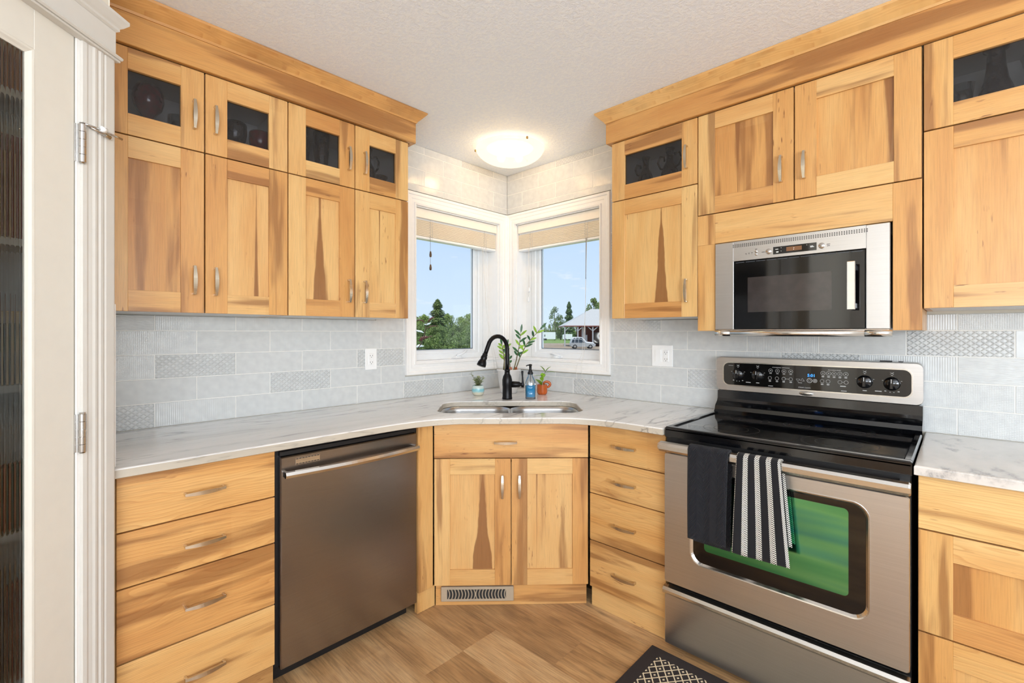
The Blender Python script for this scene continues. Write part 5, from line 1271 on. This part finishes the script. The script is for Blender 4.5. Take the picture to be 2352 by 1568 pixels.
for ri, (d, v0, step) in enumerate(((77, 738, 62), (71, 742, 66), (60, 748, 74), (55, 752, 80))):
    for k in range(3): tree('bush', 930+(ri*31) % 62+k*step, d, v0+rt.uniform(-4, 5), 'dense olive green bush in the middle rows beyond the left window', 'olive bushes in the middle rows, left window', .82)
for ri, (d, v0, step) in enumerate(((47, 764, 76), (43, 772, 76))):
    for k in range(3): tree('bush', 932+(ri*38) % 62+k*step, d, v0+rt.uniform(-3, 3), 'low dark green bush in front of the tree rows, left window', 'low bushes nearest the house, left window')
tree('cone', 1005, 66, 686, 'tallest tree, leafy pointed crown rising above the others in the left window', None, 1.2)
tree('spruce', 1098, 65.5, 706, 'dark tree at the right edge of the left window pane, beside the glass edge', None, 1.15)
for ri, (d, v0) in enumerate(((216, 738), (206, 741), (197, 744))):
    for k in range(4): tree('broad', 1238+ri*12+k*37, d, v0+rt.uniform(-4, 3), 'green leafy tree in the rows behind the white trailers', 'green trees behind the white trailers', .46)
for k in range(5): tree('bush', 1246+k*21, 189, 756+rt.uniform(-3, 3), 'green bush at the foot of the tree rows behind the trailers', 'bushes behind the white trailers', .8)
tree('aspen', 1275, 184, 703, 'slim sparse tree left of the spruce in the right window', None, 1.0)
tree('aspen', 1288, 186, 722, 'short sparse tree just left of the spruce in the right window', None, 1.0)
tree('spruce', 1307, 180, 692, 'tall pointed spruce standing left of the shed roof', None, .85)
tree('tall', 1363, 128, 684, 'leafy tree rising behind the shed roof ridge', None, .62)
tree('tall', 1382, 150, 690, 'leafy tree behind the shed roof at the right pane edge', None, .62)
# white trailers
M['white'] = pm('white_painted_metal', (232, 235, 240), .4, var=.02); M['tyre'] = pm('black_rubber', (30, 30, 32), .8)
def trailer(u0, u1, d, vtop, vbot, label, logo):
    x0 = (u0-1176)/FPX*d; x1 = (u1-1176)/FPX*d; zt = zpx(vtop, d); zb = zpx(vbot, d)+.45
    t = thing('cargo_trailer', label, 'trailer', FO, ((x0+x1)/2, d, GZ))
    b = MB(); b.prism([(x0, zb), (x1, zb), (x1, zt-.1), (x1-.1, zt), (x0+.9, zt), (x0, zt-.35)], d, d+2.2, 'y'); bd = part('body', b, M['white'], t)
    b = MB()
    for i in range(1, 5): b.box(x0+(x1-x0)*i/5, x0+(x1-x0)*i/5+.04, d-.012, d, zb, zt-.4, ch=0)
    part('seam', b, pm('grey_seam', (190, 195, 205), .5), bd)
    if logo:
        b = MB(); cx_ = x0+.9
        b.prism([(cx_-.28, zb+1.0), (cx_+.28, zb+1.0), (cx_, zb+1.75)], d-.02, d-.005, 'y'); b.prism([(cx_-.2, zb+1.35), (cx_+.2, zb+1.35), (cx_, zb+1.95)], d-.022, d-.006, 'y'); part('tree_emblem', b, pm('dark_emblem', (60, 74, 72), .6), bd)
    for wx in (x0+.35, x0+1.05) if logo else (x0+.6,):
        b = MB(); b.lathe([(0, -.12), (.36, -.12), (.38, -.05), (.38, .1), (0, .1)], (0, 0, 0), 20, M4=Matrix.Translation((wx+.2, d-.02, GZ+.40)) @ Matrix.Rotation(PI/2, 4, 'X')); part('wheel', b, M['tyre'], t)
    for fx_ in (x0+.3, x1-.4): b = MB(); b.box(fx_, fx_+.12, d+.3, d+.45, GZ+.005, zb, ch=0); part('stand', b, M['tyre'], t)
trailer(1245.5, 1276, 170, 762.5, 781.5, 'white enclosed trailer with a dark tree emblem, left in the right window', True)
trailer(1293, 1314.5, 172, 767, 781.5, 'smaller white enclosed trailer behind the corner post of the shed', False)
# open shed with hip roof
D = 92.
def xx(u, d=D): return (u-1176)/FPX*d
M['roofm'] = pm('pale_metal_roof', (190, 188, 184), .6, var=.05, stretch=(14, 1, 1), scale=1.5); M['fascia'] = pm('brown_fascia', (128, 72, 60), .6); M['post'] = pm('weathered_post', (178, 182, 186), .8, var=.1); M['redwall'] = pm('dark_red_siding', (112, 62, 54), .8, var=.1)
xl = xx(1296); xr = xl+16; ze = zpx(747.5, D); zr = zpx(709, D+5); yb2 = D+12
t = thing('open_shed', 'open fronted shed with a pale metal hip roof and red siding', 'shed', FO, (xl+8, D+5, GZ))
b = MB(); rl = [(xl, D, ze), (xr, D, ze), (xr, yb2, ze), (xl, yb2, ze), (xl+6.2, D+6, zr), (xr-6.2, D+6, zr)]
b.add(rl, [(0, 1, 5, 4), (1, 2, 5), (2, 3, 4, 5), (3, 0, 4), (0, 3, 2, 1)]); part('roof', b, M['roofm'], t)
b = MB(); b.box(xl, xr, D-.02, D+.12, ze-.20, ze, ch=0); b.box(xl, xl+.12, D, yb2, ze-.2, ze, ch=0); part('fascia', b, M['fascia'], t)
for u in (1297.6, 1327.5, 1362, 1396):
    px_ = xx(u); b = MB(); b.box(px_-.11, px_+.11, D+.1, D+.32, GZ, ze-.15, ch=0)
    for s_ in (-1, 1):
        if u < 1300 and s_ < 0: continue
        b.tube([(px_, D+.2, ze-1.1), (px_+s_*1.0, D+.2, ze-.2)], .09, 5)
    part('post', b, M['post'], t)
b = MB(); b.box(xx(1329.5), xr, D+3.2, D+3.4, GZ, ze-.15, ch=0); wl_ = part('rear_wall', b, M['redwall'], t)
b = MB(); b.box(xx(1336, D+3.2), xx(1345, D+3.2), D+3.1, D+3.2, GZ, ze-.3, ch=0); b.box(xx(1341, D+3), xx(1349, D+3), D+3.0, D+3.1, GZ, GZ+2.3, ch=0); part('sliding_door', b, M['white'], wl_)
# RV
def rvmat():
    m, n, b, o = newmat('swirl_painted_panel'); tcx = nd(n, 'TexCoord'); s_ = nd(n, 'SeparateXYZ', i0=tcx.outputs['Object']); x, y, z = s_.outputs
    r = mth(n, 'SQRT', mth(n, 'ADD', mth(n, 'POWER', mth(n, 'SUBTRACT', x, 2.6), 2.), mth(n, 'POWER', mth(n, 'MULTIPLY', mth(n, 'SUBTRACT', z, 2.1), 1.7), 2.)))
    n.links.new(ramp(n, mth(n, 'FRACT', mth(n, 'MULTIPLY', r, .85)), [(0., (50, 46, 44)), (.45, (64, 58, 54)), (.5, (225, 225, 222)), (.7, (210, 210, 208)), (.75, (150, 146, 140)), (1., (50, 46, 44))]), b.inputs['Base Color']); b.inputs['Roughness'].default_value = .4; return m
rx0 = xx(1364.5, D+1)
b = MB(); b.box(rx0, rx0+7, D+.6, D+2.9, GZ+.75, zpx(763, D+1), ch=.1); 
t = thing('camper_trailer', 'camper trailer with dark and white swirls parked under the shed roof', 'camper', FO, (rx0, D+.6, GZ)); bd = part('body', b, rvmat(), t)
for wx in (rx0+3., rx0+4.):
    b = MB(); b.lathe([(0, -.12), (.38, -.12), (.4, 0), (.38, .12), (0, .12)], (0, 0, 0), 20, M4=Matrix.Translation((wx, D+.75, GZ+.40)) @ Matrix.Rotation(PI/2, 4, 'X')); part('wheel', b, M['tyre'], t)
b = MB(); b.box(rx0-.9, rx0+.2, D+1.5, D+1.7, GZ+.5, GZ+.65, ch=0); b.box(rx0-.9, rx0-.75, D+1.5, D+1.7, GZ+.005, GZ+.6, ch=0); b.box(rx0+.1, rx0+6.8, D+.8, D+2.7, GZ+.5, GZ+.76, ch=0); part('hitch_frame', b, M['tyre'], t)
# vehicles
def suv(u0, d, L, label, col, flip=False, hs=1.):
    x0 = (u0-1176)/FPX*d; W_ = 1.75; y0, y1 = d, d+W_
    t = thing('car', label, 'car', FO, (x0+L/2, d+W_/2, GZ)); s_ = L/4.4; g = GZ
    def X(a): return x0+a*s_
    body = [(.02, .42), (.0, .75), (.05, .98), (.12, 1.02), (2.55, 1.02), (2.9, 1.0), (4.15, .88), (4.36, .74), (4.40, .45), (4.2, .34), (.2, .34)]
    b = MB(); lp = []
    for yy, k in ((y0, .97), (y0+.08, 1.), (y1-.08, 1.), (y1, .97)): lp.append([(X(2.2+(a-2.2)*k), yy, g+.32+(z-.32)*hs*(k*.5+.5)) for a, z in body])
    b.loft(lp); bd = part('body', b, col, t); smooth_by_angle(bd, 30)
    roof = [(.05, 1.0), (.22, 1.60), (.45, 1.70), (1.75, 1.70), (2.05, 1.62), (2.78, 1.0)]
    b = MB(); lp = []
    for yy, ins in ((y0+.03, 0), (y0+.14, 0), (y1-.14, 0), (y1-.03, 0)): lp.append([(X(a), yy+(.12 if z > 1.5 else 0)*(1 if yy < d+.5 else -1), g+z*hs) for a, z in roof])
    b.loft(lp); cb = part('cabin', b, col, t)
    gm_ = pm('dark_car_glass', (52, 60, 68), .1, var=.1)
    for wn_ in ([(.18, 1.05), (.34, 1.54), (.72, 1.58), (.68, 1.05)], [(.80, 1.05), (.84, 1.58), (1.36, 1.60), (1.36, 1.05)], [(1.46, 1.05), (1.46, 1.60), (1.94, 1.56), (2.52, 1.05)]):
        b = MB(); b.loft([[(X(a), y0+.012+(.10*(z-1.05)/.55), g+z*hs) for a, z in wn_], [(X(a), y0+.030+(.10*(z-1.05)/.55), g+z*hs) for a, z in wn_]]); part('side_window', b, gm_, cb)
    b = MB(); b.loft([[(X(2.10), y0+.2, g+1.58*hs), (X(2.10), y1-.2, g+1.58*hs), (X(2.72), y1-.12, g+1.05*hs), (X(2.72), y0+.12, g+1.05*hs)], [(X(2.13), y0+.2, g+1.60*hs), (X(2.13), y1-.2, g+1.60*hs), (X(2.76), y1-.12, g+1.06*hs), (X(2.76), y0+.12, g+1.06*hs)]]); part('windscreen', b, pm('pale_windscreen', (150, 170, 185), .15), cb)
    for a in (.78, 3.48):
        for yy in (y0-.02, y1-.18):
            b = MB(); mt = Matrix.Translation((X(a), yy+.2, g+.36)) @ Matrix.Rotation(PI/2, 4, 'X'); b.lathe([(0, 0), (.34, 0), (.36, .03), (.36, .17), (.34, .2), (.22, .21), (.2, .19), (0, .19)], (0, 0, 0), 24, M4=mt); w_ = part('wheel', b, M['tyre'], t)
            b = MB(); b.lathe([(.20, .19), (.20, .215), (.1, .205), (0, .21)], (0, 0, 0), 16, M4=mt); part('hubcap', b, pm('grey_alloy', (150, 148, 146), .4), w_)
    b = MB(); b.box(X(4.22), X(4.42), y0+.1, y1-.1, g+.38, g+.56, ch=.03); b.box(X(-.04), X(.1), y0+.1, y1-.1, g+.38, g+.56, ch=.03); part('bumper', b, pm('grey_bumper', (110, 108, 106), .6), t)
    b = MB(); b.box(X(4.20), X(4.385), y0+.02, y0+.3, g+.70, g+.82, ch=.01); part('headlight', b, M['white'], t)
    return t
suv(1310.5, 80., 4.3, 'dusty silver grey car parked in front of the shed', pm('silver_car_paint', (176, 178, 180), .35, .3, var=.08, scale=.8))
suv(1313.5, 87., 4.2, 'white car mostly hidden behind the silver grey car', pm('white_car_paint', (236, 238, 240), .3, var=.02), hs=1.14)
# small shed / well house seen low in the left window
dd_ = 51.; bx0 = (1068.5-1176)/FPX*dd_; zt = zpx(778, dd_)
t = thing('wooden_bin', 'weathered grey wooden box with a rust red lid on the lawn, left window', 'box', FO, (bx0+.7, dd_, GZ))
b = MB()
for i in range(7): b.box(bx0+i*.2, bx0+i*.2+.185, dd_, dd_+1.4, GZ, zt-.05, ch=.01)
b.box(bx0+.1, bx0+1.25, dd_+.1, dd_+1.3, GZ, zt-.06, ch=0); part('planks', b, pm('weathered_wood', (128, 118, 112), .9, var=.2, stretch=(1, 1, .1), scale=4), t)
b = MB(); b.prism([(bx0-.1, zt), (bx0+1.5, zt), (bx0+.95, zt+.28), (bx0+.3, zt+.24)], dd_-.1, dd_+1.5, 'y'); part('lid', b, pm('rust_red_lid', (176, 96, 58), .7, var=.2), t)
# dark leaved plant right outside the left window
d_ = 4.3
def op(u, v, d=d_): return ((u-1176)/FPX*d, d, zpx(v, d))
t = thing('garden_plant', 'dark maroon leaved plant with some leaves painted white as reflected light just outside the left window', 'plant', FO, (op(952, 800)[0], d_, GZ))
b = MB(); b.tube([(op(952, 800)[0]-.02, d_, GZ-.0), (op(952, 800)[0], d_, .3), op(960, 800), op(966, 790), op(974, 772), op(976, 760), op(979, 748), op(981, 740)], [.008, .007, .005, .0045, .004, .0035, .003, .0025], 6); part('stem', b, pm('dark_stem', (72, 44, 38), .6), t)
M['maroon'] = pm('maroon_leaf', (92, 42, 30), .35, var=.2); M['glintleaf'] = pm('painted_glint_leaf', (225, 232, 236), .3)  # the white leaf colour is a painted glossy reflection on maroon leaves
def fleaf(pts, w, mat):
    b = MB(); P = [Vector(op(u, v)) for u, v in pts]; n = len(P); fs = []; vs = []
    for i, p in enumerate(P):
        d0 = (P[min(i+1, n-1)]-P[max(i-1, 0)]).normalized(); s_ = Vector((-d0.z, 0, d0.x))*w*.5*math.sin(PI*(i+.25)/(n-.5)); vs += [tuple(p-s_+Vector((0, .008, 0))), tuple(p-Vector((0, .004, 0))), tuple(p+s_+Vector((0, .008, 0)))]
    for i in range(n-1):
        for q in (0, 1): a = i*3+q; fs.append((a, a+1, a+4, a+3))
    k = len(vs); vs += [(v[0], v[1]+.0015, v[2]) for v in vs]; fs += [tuple(k+i for i in f[::-1]) for f in fs]
    b.add(vs, fs, 0, True); return part('leaf', b, mat, t)
for pts, w, mt in (([(982, 740), (987, 734), (993, 729), (998, 728)], .018, 0), ([(976, 741), (970, 736), (963, 734), (955, 737)], .012, 0), ([(978, 756), (986, 750), (996, 748), (1008, 749)], .010, 0), ([(962, 783), (968, 778), (976, 774), (984, 774)], .036, 0), ([(978, 776), (986, 773), (994, 771)], .010, 0),
                   ([(974, 745), (980, 745), (985, 743), (990, 741)], .018, 1), ([(953, 757), (960, 760), (967, 761), (973, 764)], .018, 1), ([(955, 797), (960, 795), (964, 794), (970, 793)], .030, 1), ([(964, 796), (969, 795), (974, 794)], .014, 1)):
    fleaf(pts, w, M['maroon'] if mt == 0 else M['glintleaf'])
